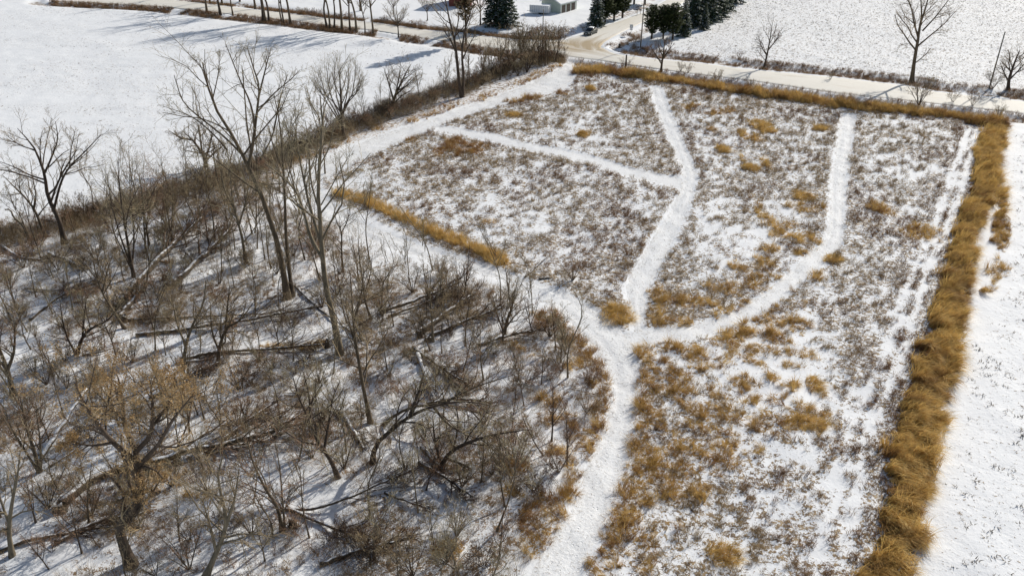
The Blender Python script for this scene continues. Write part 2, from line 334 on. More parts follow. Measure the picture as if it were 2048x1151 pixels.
TUSS = AL([(1290, 590), (1400, 560), (1560, 520), (1660, 600), (1650, 700), (1640, 860), (1560, 880), (1480, 960), (1400, 1030), (1330, 1151), (1230, 1151), (1250, 980), (1280, 850), (1290, 700)])
EDGE_L = AL([(1180, 690), (1205, 740), (1212, 790), (1200, 850), (1175, 900), (1150, 960), (1110, 1050), (1070, 1120)])
EDGE_R = AL([(1275, 695), (1290, 740), (1288, 800), (1275, 860), (1262, 950), (1238, 1030), (1205, 1110)])
# band of rusty grass between the hedge and the mown lane
lane_edge = smooth(AL([(1136, 128), (1060, 160), (955, 198), (890, 218), (815, 243), (735, 268), (650, 300), (575, 335), (520, 370)]), 50)

def road_mask(x, y):
    d = np.full(np.shape(x), -8.0)
    for P in ROADS: d = np.maximum(d, sdf(x, y, P))
    return d
def path_mask(x, y):
    d = np.full(np.shape(x), -8.0)
    for P in PATHS: d = np.maximum(d, sdf(x, y, P))
    return d
def hbase(x, y, rd=None):
    x = np.asarray(x, float); y = np.asarray(y, float)
    if rd is None: rd = road_mask(x, y)
    far = sst(-2.0, -6.0, rd)
    wd = sst(-2, 3, sdf(x, y, wood_poly))
    h = (fbm(x, y, 14, 3) - .5) * .5 + (fbm(x, y, 2.2, 9, 3) - .5) * (.16 + .30 * wd)
    return h * far - .45 * sst(-.8, -2.6, rd) * sst(-6.5, -3.6, rd)
def hpt(x, y): return float(hbase(np.array([x]), np.array([y]))[0])
def PM(x, y): return hpt(x, y)

# ------------------------------------------------------------------ ground sheet
gy = [30.0]
while gy[-1] < 290: gy.append(gy[-1] + .34 + .0028 * (gy[-1] - 30))
gx = np.arange(-172, 172.1, .55)
outx = np.array([180, 195, 220, 260, 330, 450, 700, 1200, 2200, 4000.])
gx = np.r_[-outx[::-1], gx, outx]
gy = np.r_[[-4000, -1500, -400, -100, -20, 10, 22], gy, [300, 320, 360, 430, 560, 800, 1300, 2300, 4000]]
GX, GY = np.meshgrid(gx, gy); sh = GX.shape; X = GX.ravel(); Y = GY.ravel()
rd = road_mask(X, Y); pd = path_mask(X, Y)
Z = hbase(X, Y, rd) - .16 * sst(.0, .5, pd + (vn(X, Y, .8, 5) - .5) * .5) - .35 * sst(-.3, .5, rd)
sm_ = sdf(X, Y, meadow_poly); sw = sdf(X, Y, wood_poly); shl = sdf(X, Y, hill_field, 3); ssf = sdf(X, Y, south_field, 3)
def clump_field(x, y):
    """strength and tone of the traced clumps of long grass"""
    s = np.zeros(x.shape); t = np.zeros(x.shape)
    wob = (fbm(x, y, 1.5, 77, 4) - .5) * 2.4
    for (px, py, rx, ry, tn) in CL:
        c = A(px, py); ax = abs(A(px + rx, py)[0] - c[0]); ay = abs(A(px, py - ry)[1] - A(px, py + ry)[1]) / 2
        q = np.hypot((x - c[0]) / ax, (y - c[1]) / ay); m = q < 1.9
        v = sst(1.25, .7, q[m] + wob[m]); up = v > s[m]
        idx = np.flatnonzero(m)[up]; s[idx] = v[up]; t[idx] = tn
    # bent tussocks running in streaks through the open part south of the fork
    a = R(-35); u = x * math.cos(a) + y * math.sin(a); v = -x * math.sin(a) + y * math.cos(a)
    f = fbm(u, v * 2.6, 2.4, 81, 3); q = sst(.59, .66, f + .10 * (fbm(x, y, 9, 83, 2) - .5)) * sst(0, 2, sdf(x, y, TUSS)) * .9
    up = q > s; s = np.where(up, q, s); t = np.where(up, .25 + .5 * vn(x, y, 2.5, 84), t)
    e = np.minimum(dpoly(x, y, EDGE_L), dpoly(x, y, EDGE_R)); q = sst(1.5, .6, e + (fbm(x, y, 1.6, 86, 3) - .5) * 5) * .8
    up = q > s; s = np.where(up, q, s); t = np.where(up, .35 + .5 * vn(x, y, 2.0, 87), t)
    return s, t
def band_field(x, y):
    """long golden grass bands: strength"""
    w = (fbm(x, y, 2.2, 55, 4) - .5)
    b = sst(2.3, 1.2, dpoly(x, y, band_top) + w * 4) * sst(.22, .34, fbm(x, y, 6, 71, 2) + .0)
    b = np.maximum(b, sst(-.1, .9, sdf(x, y, band_right) + w * 2.6))
    b = np.maximum(b, sst(1.3, .3, dpoly(x, y, row_mid) + w * 1.6))
    b = np.maximum(b, .7 * sst(.9, .2, dpoly(x, y, band_right2) + w * 2.6))
    return b
def weed_density(x, y, pdd, sm):
    big = fbm(x, y, 11, 21, 3); md = fbm(x, y, 3.2, 22, 3)
    d = .82 + .12 * sst(90, 150, y) + .12 * sst(85, 60, y) + .9 * (big - .5) + 1.2 * (md - .5) + 2.0 * (fbm(x, y, .9, 23, 2) - .5)
    tr = dpoly(x, y, track_e); tr = np.minimum(np.abs(tr - .75), 9); d = d - 1.0 * sst(.8, .25, tr + (vn(x, y, 2.2, 29) - .5) * .7); d = d + .35 * sst(-2.6, -.6, pdd)
    # darker, browner strip beside the eastern grass band
    be = sdf(x, y, band_right, 9); d = d + .35 * sst(-8, -1, be)
    # open snow in the lodged area south of the fork
    cx, cy = A(1560, 730); d = d - .7 * sst(1.3, .5, np.hypot((x - cx) / 7.5, (y - cy) / 9))
    d = np.clip(d, 0, 1) * sst(-.1, .8, sm) * sst(.2, -.5, pdd)
    return d
cs, ct = clump_field(X, Y); bs = band_field(X, Y)
weed = weed_density(X, Y, pd, sm_)
hd = dpoly(X, Y, hedge); le = dpoly(X, Y, lane_edge)
gapn = fbm(X, Y, 5, 91, 3)
tan = np.maximum.reduce([cs * .8, bs, .6 * sst(2.0, .6, le + (gapn - .5) * 4)]) * sst(.3, -.4, pd) * sst(.1, -.3, rd)
# verge litter along the far and near sides of the road
verge = np.maximum(sst(-6.5, -4.5, rd) * sst(-1.2, -2.5, rd) * sst(.40, .6, gapn + .08), 0)
woodl = sst(0, 2, sw) * (.54 + 2.0 * (fbm(X, Y, 5, 41, 4) - .5))
btw = AL([(1136, 126), (1060, 160), (955, 198), (815, 243), (650, 300), (520, 370), (400, 400), (560, 310), (700, 255), (900, 182), (1020, 135), (1110, 112)])
hedl = np.maximum(sst(4.6, 2.0, hd + (gapn - .5) * 4) * .95, .85 * sst(-.5, 1.0, sdf(X, Y, btw) + (gapn - .5) * 4))
litter = np.clip(np.maximum.reduce([woodl, hedl, verge * 1.0]), 0, 1) * sst(.2, -.3, pd) * sst(.1, -.3, rd)
weed = np.maximum(weed, .24 * sst(.40, .62, fbm(X * .5, Y * 1.6, 9, 61, 3)) * inside(X, Y, AL([(-400, -100), (100, 12), (240, 10), (520, 46), (900, 102), (1000, 122), (900, 172), (700, 240), (450, 315), (100, 435), (-400, 560)])))
# stubble fields get only a little grain; the stubble itself is geometry
weed = np.maximum(weed, sst(0, 2, shl) * .46)
weed = np.maximum(weed, sst(0, 2, ssf) * .16)
nx, ny = sh[1], sh[0]
idx = np.arange(nx * ny).reshape(ny, nx)
F = np.stack([idx[:-1, :-1], idx[:-1, 1:], idx[1:, 1:], idx[1:, :-1]], -1).reshape(-1, 4)
me = mesh_np('ground', np.stack([X, Y, Z], 1), F, [M['ground']], True)
ca = me.attributes.new('cover', 'FLOAT_COLOR', 'POINT')
ca.data.foreach_set('color', np.stack([weed, tan, litter, np.ones_like(weed)], 1).astype(np.float32).ravel())
tag(link('ground', me), kind='structure')

# ------------------------------------------------------------------ roads and mown paths
def strip(name, l, r, n, k, m, zf, grow, attr):
    L = smooth(AL(l), n); Rr = smooth(AL(r), n)
    w = (Rr - L) / np.linalg.norm(Rr - L, axis=1)[:, None]; L = L - w * grow; Rr = Rr + w * grow
    t = np.linspace(0, 1, k); P = L[:, None] * (1 - t[None, :, None]) + Rr[:, None] * t[None, :, None]
    x = P[..., 0].ravel(); y = P[..., 1].ravel(); z = zf(x, y, np.tile(t, n))
    i = np.arange(n * k).reshape(n, k)
    F = np.stack([i[:-1, :-1], i[:-1, 1:], i[1:, 1:], i[1:, :-1]], -1).reshape(-1, 4)
    me = mesh_np(name, np.stack([x, y, z], 1), F, [m], True)
    if me.polygons[0].normal.z < 0: me.flip_normals()
    if attr == 'lane':
        c = (L + Rr) / 2; s = np.r_[0, np.cumsum(np.linalg.norm(np.diff(c, axis=0), axis=1))]
        j = A(1175, 92); dirt = np.exp(-(((x - j[0]) / 11) ** 2 + ((y - j[1]) / 7) ** 2)) * 1.1 + .20 + .30 * (fbm(x, y, 2.2, 66, 3) - .5)
        at = me.attributes.new('lane', 'FLOAT_COLOR', 'POINT')
        at.data.foreach_set('color', np.stack([np.tile(t, n), dirt, np.repeat(s / 250, k), np.ones(n * k)], 1).astype(np.float32).ravel())
    else:
        at = me.attributes.new('edge', 'FLOAT', 'POINT'); at.data.foreach_set('value', (np.abs(np.tile(t, n) - .5) * 2).astype(np.float32) ** 2)
    return tag(link(name, me), kind='structure')
def zroad(off):
    return lambda x, y, t: off + .10 * (1 - (2 * t - 1) ** 2) - .4 * sst(.93, 1.0, np.abs(2 * t - 1)) + (fbm(x, y, 3, 8) - .5) * .02
strip('gravel_road', roadA_far, roadA_near, 300, 17, M['road'], zroad(.02), .6, 'lane')
strip('side_road', side_l, side_r, 120, 17, M['road'], zroad(.035), .5, 'lane')
def zpath(off):
    return lambda x, y, t: hbase(x, y) - .055 + off + (fbm(x, y, .7, 4, 3) - .5) * .08 - .028 * (np.exp(-((t - .3) / .07) ** 2) + np.exp(-((t - .7) / .07) ** 2))
for nm, l, r, n, k, off in (('mown_path', lane_l, lane_r, 520, 20, 0), ('footpath', mid_l, mid_r, 220, 14, .006), ('narrow_path', thin_l, thin_r, 90, 6, -.004), ('grass_path', east_l, east_r, 260, 14, .010)):
    strip(nm, l, r, n, k, M['path'], zpath(off), .25, 'edge')

# ------------------------------------------------------------------ scatter of uncountable growth (geometry nodes)
def src_collection(name, meshes):
    c = bpy.data.collections.new(name)
    for i, m_ in enumerate(meshes):
        o = bpy.data.objects.new('%s_%d' % (name, i), m_); c.objects.link(o)
    return c
def scatter(name, label, cat, pts, rot, scl, tone, coll, nvar, rng):
    n = len(pts); me = bpy.data.meshes.new(name); me.vertices.add(n); me.vertices.foreach_set('co', np.asarray(pts, np.float32).ravel())
    for an, ty, pr, v in (('rot', 'FLOAT_VECTOR', 'vector', rot), ('scl', 'FLOAT_VECTOR', 'vector', scl), ('tone', 'FLOAT', 'value', tone)):
        a = me.attributes.new(an, ty, 'POINT'); a.data.foreach_set(pr, np.asarray(v, np.float32).ravel())
    a = me.attributes.new('var', 'INT', 'POINT'); a.data.foreach_set('value', rng.integers(0, nvar, n).astype(np.int32))
    o = link(name, me); tag(o, label, cat, kind='stuff')
    g = bpy.data.node_groups.new(name, 'GeometryNodeTree')
    g.interface.new_socket('Geometry', in_out='INPUT', socket_type='NodeSocketGeometry'); g.interface.new_socket('Geometry', in_out='OUTPUT', socket_type='NodeSocketGeometry')
    N = g.nodes; gi = N.new('NodeGroupInput'); go = N.new('NodeGroupOutput'); ip = N.new('GeometryNodeInstanceOnPoints'); ci = N.new('GeometryNodeCollectionInfo')
    ci.inputs['Collection'].default_value = coll; ci.inputs['Separate Children'].default_value = True; ci.inputs['Reset Children'].default_value = True
    m2p = N.new('GeometryNodeMeshToPoints')
    g.links.new(gi.outputs[0], m2p.inputs[0]); g.links.new(m2p.outputs[0], ip.inputs['Points']); g.links.new(ci.outputs[0], ip.inputs['Instance'])
    ip.inputs['Pick Instance'].default_value = True
    def na(nm, ty):
        q = N.new('GeometryNodeInputNamedAttribute'); q.data_type = ty; q.inputs['Name'].default_value = nm; return q.outputs['Attribute']
    g.links.new(na('var', 'INT'), ip.inputs['Instance Index']); g.links.new(na('rot', 'FLOAT_VECTOR'), ip.inputs['Rotation']); g.links.new(na('scl', 'FLOAT_VECTOR'), ip.inputs['Scale'])
    g.links.new(ip.outputs[0], go.inputs[0])
    md = o.modifiers.new('scatter', 'NODES'); md.node_group = g
    return o
def blades(rng, n, h, spread, curve, w, lean=(0, 0), hv=.35, segs=3):
    """n grass blades / stems as tapering ribbons; returns verts, tri+quad as quads"""
    a = rng.uniform(0, 2 * np.pi, n); r = spread * np.sqrt(rng.uniform(0, 1, n))
    bx = r * np.cos(a); by = r * np.sin(a); hh = h * (1 + hv * rng.uniform(-1, 1, n))
    da = rng.uniform(0, 2 * np.pi, n); out = curve * rng.uniform(.3, 1, n)
    dx = np.cos(a) * out * .6 + np.cos(da) * out * .6 + lean[0]; dy = np.sin(a) * out * .6 + np.sin(da) * out * .6 + lean[1]
    t = np.linspace(0, 1, segs + 1)
    m = np.hypot(dx, dy)
    ph = np.minimum(t[None] ** .9 * (0.35 + m[:, None] * .9) * 1.3, 2.2)
    ds = hh[:, None] / segs
    cz = np.cumsum(np.c_[np.zeros(n), np.cos(ph[:, 1:]) * ds], 1); cr = np.cumsum(np.c_[np.zeros(n), np.sin(ph[:, 1:]) * ds], 1)
    ux = dx / (m + 1e-6); uy = dy / (m + 1e-6)
    px = bx[:, None] + cr * ux[:, None]; py = by[:, None] + cr * uy[:, None]; pz = np.maximum(cz, .02)
    fa = rng.uniform(0, np.pi, n); wx = np.cos(fa)[:, None] * w * (1.02 - t[None]); wy = np.sin(fa)[:, None] * w * (1.02 - t[None])
    V = np.stack([np.stack([px - wx, py - wy, pz], -1), np.stack([px + wx, py + wy, pz], -1)], 2).reshape(-1, 3)
    b = (np.arange(n) * (segs + 1) * 2)[:, None] + (np.arange(segs) * 2)[None]
    F = np.stack([b, b + 1, b + 3, b + 2], -1).reshape(-1, 4)
    return V, F
rng = np.random.default_rng(7)
def tuft_meshes(name, k, mkey, **kw):
    out = []
    for i in range(k):
        V, F = blades(rng, **kw); out.append(mesh_np(name, V, F, [M[mkey]]))
    return out
gold_src = src_collection('gold_tuft', tuft_meshes('gold_tuft', 2, 'gold', n=34, h=1.25, spread=.34, curve=.6, w=.022, segs=3) + tuft_meshes('gold_tuft', 2, 'gold', n=30, h=1.35, spread=.36, curve=.4, w=.022, lean=(.5, -.4), segs=3) + tuft_meshes('gold_tuft', 2, 'gold', n=22, h=1.0, spread=.5, curve=1.1, w=.022, hv=.7, segs=3))
lodged_src = src_collection('lodged_tuft', tuft_meshes('lodged_tuft', 2, 'gold', n=30, h=1.45, spread=.4, curve=.5, w=.02, lean=(.35, 0), hv=.5, segs=4) + tuft_meshes('lodged_tuft', 4, 'gold', n=44, h=1.5, spread=.30, curve=.30, w=.026, lean=(1.0, 0), segs=4))
def weed_mesh(i):
    V, F = blades(rng, 13, .62, .32, .25, .019, segs=2)
    # seed heads and side sprigs
    V2, F2 = blades(rng, 18, .26, .34, .9, .018, segs=1); V2[:, 2] += .22 + .25 * rng.uniform(0, 1, len(V2) // 4).repeat(4)
    V3, F3 = blades(rng, 9, .10, .33, 1.2, .030, segs=1)
    V = np.vstack([V, V2, V3]); F = np.vstack([F, F2 + len(V) - len(V2) - len(V3), F3 + len(V) - len(V3)])
    return mesh_np('weed_tuft', V, F, [M['weed']])
weed_src = src_collection('weed_tuft', [weed_mesh(i) for i in range(8)])
def stalk_mesh(i):
    V, F = blades(rng, 10, 2.0, .55, .25, .013, segs=3)
    V2, F2 = blades(rng, 30, .8, .6, .8, .009, segs=2); V2[:, 2] += rng.uniform(.1, 1.2, 30).repeat(6)
    return mesh_np('stalk', np.vstack([V, V2]), np.vstack([F, F2 + len(V)]), [M['twig']])
stalk_src = src_collection('stalk', [stalk_mesh(i) for i in range(7)])
def speck_mesh(i):
    V, F = blades(rng, 5, .16, .10, .8, .022, segs=1)
    return mesh_np('speck', V, F, [M['stubble']])
speck_src = src_collection('speck', [speck_mesh(i) for i in range(6)])
def sample(P, n):
    mn = P.min(0); mx = P.max(0); x = rng.uniform(mn[0], mx[0], n * 3); y = rng.uniform(mn[1], mx[1], n * 3)
    m = inside(x, y, P); return x[m], y[m]
def area(P): return abs(np.sum(P[:, 0] * np.roll(P[:, 1], -1) - P[:, 1] * np.roll(P[:, 0], -1))) / 2
def pts_in(P, dens):
    mn = P.min(0); mx = P.max(0); n = int(dens * np.prod(mx - mn))
    x = rng.uniform(mn[0], mx[0], n); y = rng.uniform(mn[1], mx[1], n); m = inside(x, y, P)
    return x[m], y[m]
def inview(x, y, pad=6):
    return (y > 40) & (np.abs(x) < (y * .60 + 12 + pad)) 
def put(name, label, cat, x, y, keep, s0, s1, tone, coll, nvar, tilt=.15, lean=None, zs=1, zn=None):
    k = keep & inview(x, y); x = x[k]; y = y[k]; tone = np.broadcast_to(tone, k.shape)[k]; n = len(x)
    z = hbase(x, y) - .03
    az = rng.uniform(0, 2 * np.pi, n) if lean is None else lean + rng.normal(0, .35, n) + (fbm(x, y, 5, 98, 2) - .5) * .9
    rot = np.stack([rng.normal(0, tilt, n), rng.normal(0, tilt, n), az], 1)
    s = rng.uniform(s0, s1, n) * (1 if zn is None else .55 + .95 * fbm(x * 1.0, y, zn, 97, 2)); scl = np.stack([s, s, s * zs * rng.uniform(.75, 1.2, n)], 1)
    return scatter(name, label, cat, np.stack([x, y, z], 1), rot, scl, tone, coll, nvar, rng)

# meadow weeds
x, y = pts_in(meadow_poly, 6.5)
pdx = path_mask(x, y); w = weed_density(x, y, pdx, sdf(x, y, meadow_poly)); c_, t_ = clump_field(x, y); b_ = band_field(x, y)
keep = rng.uniform(0, 1, len(x)) < np.clip(w * w * .66 + w * .12, 0, 1) * (.25 + .75 * sst(.3, .6, vn(x, y, .8, 24))) * (1 - .7 * c_) * (1 - .9 * b_)
be = sst(-8, -1, sdf(x, y, band_right, 9))
tone = np.clip(sst(.50, .68, fbm(x, y, 7, 64, 3)) * .8 + be * .75, 0, 1)
put('meadow_weeds', 'grey brown dead weed stems standing through the thin snow of the meadow', 'weeds', x, y, keep, .42, 1.05, tone, weed_src, 8)
# golden clumps in the meadow and along its edges
c_, t_ = None, None
allp = AL([(560, 330), (1150, 120), (2010, 240), (2010, 560), (1850, 1230), (850, 1230), (-40, 1230), (0, 430)])
x, y = pts_in(allp, 8.0); c_, t_ = clump_field(x, y); pdx = path_mask(x, y)
keep = (rng.uniform(0, 1, len(x)) < c_ ** 1.5 * .72 + .06 * (c_ > .05)) & (pdx < .1)
tone = np.clip(t_ + rng.normal(0, .3, len(x)), 0, 1)
put('golden_grass', 'low clumps of golden dry grass scattered over the snowy meadow', 'grass', x, y, keep, .34, .85, tone, gold_src, 6, .35, zs=.8, zn=1.0)
# tall bands
bx_ = np.vstack([AL([(1130, 125), (2030, 225), (2030, 600), (1860, 1230), (1660, 1230), (1850, 600), (1930, 280), (1130, 175)])])
x, y = pts_in(bx_, 8); b_ = band_field(x, y)
keepr = rng.uniform(0, 1, len(x)) < b_ * .95
isr = (sdf(x, y, band_right, 6) > -1.5) | (dpoly(x, y, band_right2) < 2.2)
a_ = R(-50); tn = np.clip((fbm(x * math.cos(a_) + y * math.sin(a_), 2.6 * (-x * math.sin(a_) + y * math.cos(a_)), 3.2, 33, 4) - .52) * 5.5 + rng.normal(0, .2, len(x)), 0, 1)
put('lodged_grass_band', 'broad band of tall golden grass bent over along the edge of the right field', 'grass', x, y, keepr & (sdf(x, y, band_right, 6) > -1.5), .7, 1.2, tn, lodged_src, 6, .22, R(-62), zn=.8)
put('field_edge_tufts', 'thin broken line of golden tufts between the bent grass band and the white field', 'grass', x, y, keepr & isr & (sdf(x, y, band_right, 6) <= -1.5), .4, .8, np.clip(tn + .2, 0, 1), gold_src, 6, .3)
put('roadside_grass_band', 'long strip of golden grass along the near side of the gravel road', 'grass', x, y, keepr & ~isr, .65, 1.2, np.clip(tn + .15, 0, 1), gold_src, 6, .2, zn=1.5)
x, y = pts_in(AL([(640, 360), (700, 360), (1060, 500), (1040, 570), (900, 520), (650, 420)]), 9); b_ = sst(1.3, .3, dpoly(x, y, row_mid) + (fbm(x, y, 2.2, 55, 4) - .5) * 1.6) * .85
put('grass_row', 'straight row of golden grass beside the curving mown lane', 'grass', x, y, rng.uniform(0, 1, len(x)) < b_, .65, 1.0, tn[:1] * 0 + .08, gold_src, 6, .12)
# rusty grass along hedge and lane
x, y = pts_in(AL([(1160, 100), (1130, 145), (900, 240), (560, 380), (470, 400), (560, 310), (900, 190), (1100, 120)]), 4.5)
k = rng.uniform(0, 1, len(x)) < sst(1.8, .4, dpoly(x, y, lane_edge) + (fbm(x, y, 4, 91, 4) - .5) * 6) * .45
k &= path_mask(x, y) < 0
put('rusty_verge_grass', 'rusty tan grass fringe between the hedgerow and the mown lane', 'grass', x, y, k, .4, .8, np.clip(rng.normal(.7, .3, len(x)), 0, 1), gold_src, 6)
# road verges
def near_road(lo, hi, dens, P):
    x, y = pts_in(P, dens); r_ = road_mask(x, y); return x, y, (r_ < -lo) & (r_ > -hi)
vp = AL([(100, -20), (1120, 60), (1130, 130), (850, 100), (100, 30)])
x, y, k = near_road(.5, 4.0, 6.0, vp); k &= fbm(x, y, 6, 14, 2) > .30
put('left_verge_brush', 'low brown weeds and brush along both sides of the gravel road behind the white field', 'brush', x, y, k, .7, 1.5, rng.uniform(.4, 1, len(x)), weed_src, 8)
vp = AL([(1205, 95), (1260, 60), (1290, 80), (1400, 100), (2048, 150), (2300, 190), (2300, 240), (2048, 220), (1300, 125)])
x, y, k = near_road(.9, 7.5, 5.0, vp); k &= (fbm(x, y, 5, 15, 3) > .40) & ~((road_mask(x, y) > -3) & (vn(x, y, 1.2, 3) > .5))
put('far_verge_weeds', 'dark brown weeds in the snowy ditch on the far side of the gravel road', 'weeds', x, y, k, .5, 1.1, rng.uniform(.4, 1, len(x)), weed_src, 8)
vp = AL([(1150, 118), (2300, 230), (2300, 275), (2010, 250), (1400, 165), (1150, 140)])
x, y, k = near_road(.6, 5.5, 3.0, vp)
put('near_verge_weeds', 'dark dead weeds between the gravel road and the golden grass strip', 'weeds', x, y, k, .55, 1.2, rng.uniform(.5, 1, len(x)), weed_src, 8)
# woodlot undergrowth
x, y = pts_in(wood_poly, 2.0); d = fbm(x, y, 5, 41, 4); k = rng.uniform(0, 1, len(x)) < np.clip((d - .38) * 3.0, .06, 1)
k &= sdf(x, y, wood_poly) > .3
put('woodlot_undergrowth', 'tangle of thin brown saplings and weeds on the snow beneath the bare trees', 'undergrowth', x, y, k, .4, .95, 0.5, stalk_src, 7, .25)
x, y = pts_in(wood_poly, 3.0); d = fbm(x, y, 4, 48, 4); k = (rng.uniform(0, 1, len(x)) < np.clip((d - .44) * 4, .04, 1)) & (sdf(x, y, wood_poly) > .2)
put('woodlot_weeds', 'short dead weeds poking through the snow of the woodlot floor', 'weeds', x, y, k, .5, 1.1, rng.uniform(0, 1, len(x)), weed_src, 8)
x = rng.uniform(-80, 25, 52000); y = rng.uniform(70, 200, 52000); hdx = dpoly(x, y, hedge)
k = rng.uniform(0, 1, len(x)) < sst(4.2, 1.8, hdx + (fbm(x, y, 6, 19, 3) - .5) * 5)
put('hedgerow_brush', 'dense dark brown brush filling the foot of the hedgerow beside the white field', 'brush', x, y, k & (path_mask(x, y) < -.5) & (road_mask(x, y) < -1), .45, 1.1, .5, stalk_src, 7, .3)
# stubble and specks
ang = R(-38)
x = rng.uniform(0, 210, 60000); y = rng.uniform(120, 290, 60000)
u_ = x * math.cos(ang) + y * math.sin(ang); v_ = -x * math.sin(ang) + y * math.cos(ang); u_ = np.round(u_ / 1.5) * 1.5 + rng.normal(0, .45, len(x))
x = u_ * math.cos(ang) - v_ * math.sin(ang); y = u_ * math.sin(ang) + v_ * math.cos(ang)
k = inside(x, y, hill_field) & (rng.uniform(0, 1, len(x)) < .85)
put('far_field_stubble', 'rows of dark crop stubble showing through snow in the far right field', 'stubble', x, y, k, 1.0, 2.0, 0, speck_src, 6)
x, y = pts_in(south_field, 3.4); k = rng.uniform(0, 1, len(x)) < sst(.38, .68, vn(x, y, 1.3, 6)) * .55 * sst(.0, 2.5, sdf(x, y, south_field))
put('near_field_stubble', 'scattered dark crop stubble bits on the white field at lower right', 'stubble', x, y, k, .8, 2.5, 0, speck_src, 6)
lf = AL([(-200, 10), (240, 8), (520, 45), (900, 100), (1000, 120), (900, 175), (700, 245), (450, 320), (100, 440), (-300, 540)])
x, y = pts_in(lf, 1.1); k = rng.uniform(0, 1, len(x)) < sst(.38, .66, fbm(x, y, 12, 12, 3)) * .5
put('white_field_stubble', 'sparse dark specks of stubble on the broad white field at upper left', 'stubble', x, y, k, .7, 1.6, 0, speck_src, 6)
for nm, P, dn, lb in (('lane_specks', PATHS[0], 2.6, 'small dark grass bits and footprints on the mown snowy lane'), ('path_specks', PATHS[1], 4.5, 'small dark grass bits on the snowy footpath through the middle'), ('east_path_specks', PATHS[3], 4.5, 'small dark grass bits on the snowy path at the right')):
    x, y = pts_in(P, dn); put(nm, lb, 'grass bits', x, y, rng.uniform(0, 1, len(x)) < .8, .3, .75, 0, speck_src, 6)

# ------------------------------------------------------------------ branches
def frames(P):
    T = np.empty_like(P); T[:, 1:-1] = P[:, 2:] - P[:, :-2]; T[:, 0] = P[:, 1] - P[:, 0]; T[:, -1] = P[:, -1] - P[:, -2]
    T /= np.linalg.norm(T, axis=-1, keepdims=True) + 1e-9
    D = P[:, -1] - P[:, 0]; ref = np.where((np.abs(D[:, 2]) > .8 * np.linalg.norm(D, axis=1))[:, None], np.array([[1., .13, .07]]), np.array([[.05, .07, 1.]]))
    U = np.cross(T, ref[:, None]); U /= np.linalg.norm(U, axis=-1, keepdims=True) + 1e-9
    return U, np.cross(T, U)
def tubes(P, Rr, s):
    """P (N,n,3), Rr (N,n) -> verts, quads"""
    N, n, _ = P.shape; U, Wv = frames(P); a = np.arange(s) * 2 * np.pi / s
    V = P[:, :, None] + Rr[:, :, None, None] * (np.cos(a)[None, None, :, None] * U[:, :, None] + np.sin(a)[None, None, :, None] * Wv[:, :, None])
    i = np.arange(N * n * s).reshape(N, n, s); j = np.roll(i, -1, 2)
    F = np.stack([i[:, :-1], j[:, :-1], j[:, 1:], i[:, 1:]], -1).reshape(-1, 4)
    return V.reshape(-1, 3), F
def children(P, Rr, cnt, lr, ang, n, rg, up=.1, wob=.2, t0=.25, rr=.6, tip=.35, flat=0):
    """grow cnt side branches on each polyline of P"""
    N, m, _ = P.shape; K = N * cnt; pi = np.repeat(np.arange(N), cnt)
    t = t0 + (1 - t0) * ((np.tile(np.arange(cnt), N) + rg.uniform(0, 1, K)) / cnt); t = np.clip(t, 0, .999)
    f = t * (m - 1); k = np.minimum(f.astype(int), m - 2); fr = (f - k)[:, None]
    a = P[pi, k]; b = P[pi, k + 1]; pos = a * (1 - fr) + b * fr; T = (b - a) / (np.linalg.norm(b - a, axis=1, keepdims=True) + 1e-9)
    pr = Rr[pi, k] * (1 - fr[:, 0]) + Rr[pi, k + 1] * fr[:, 0]
    L = np.linalg.norm(np.diff(P, axis=1), axis=2).sum(1)[pi] * lr * (1.15 - .6 * (t - t0) / (1 - t0 + 1e-6)) * rg.uniform(.65, 1.2, K)
    q = rg.normal(size=(K, 3)); q -= (q * T).sum(1, keepdims=True) * T; q /= np.linalg.norm(q, axis=1, keepdims=True)
    an = ang * rg.uniform(.7, 1.3, K)[:, None]; D = np.cos(an) * T + np.sin(an) * q
    out = np.empty((K, n, 3)); out[:, 0] = pos; seg = (L / (n - 1))[:, None]
    for s in range(1, n):
        D = D + rg.normal(0, wob, (K, 3)); D[:, 2] += up; D /= np.linalg.norm(D, axis=1, keepdims=True)
        out[:, s] = out[:, s - 1] + D * seg
    r0 = np.maximum(pr * rr, .006); RR = r0[:, None] * np.linspace(1, tip, n)[None]
    return out, RR
def cat_(lst):
    V = []; F = []; o = 0
    for v, f in lst: V.append(v); F.append(f + o); o += len(v)
    return np.vstack(V), np.vstack(F)
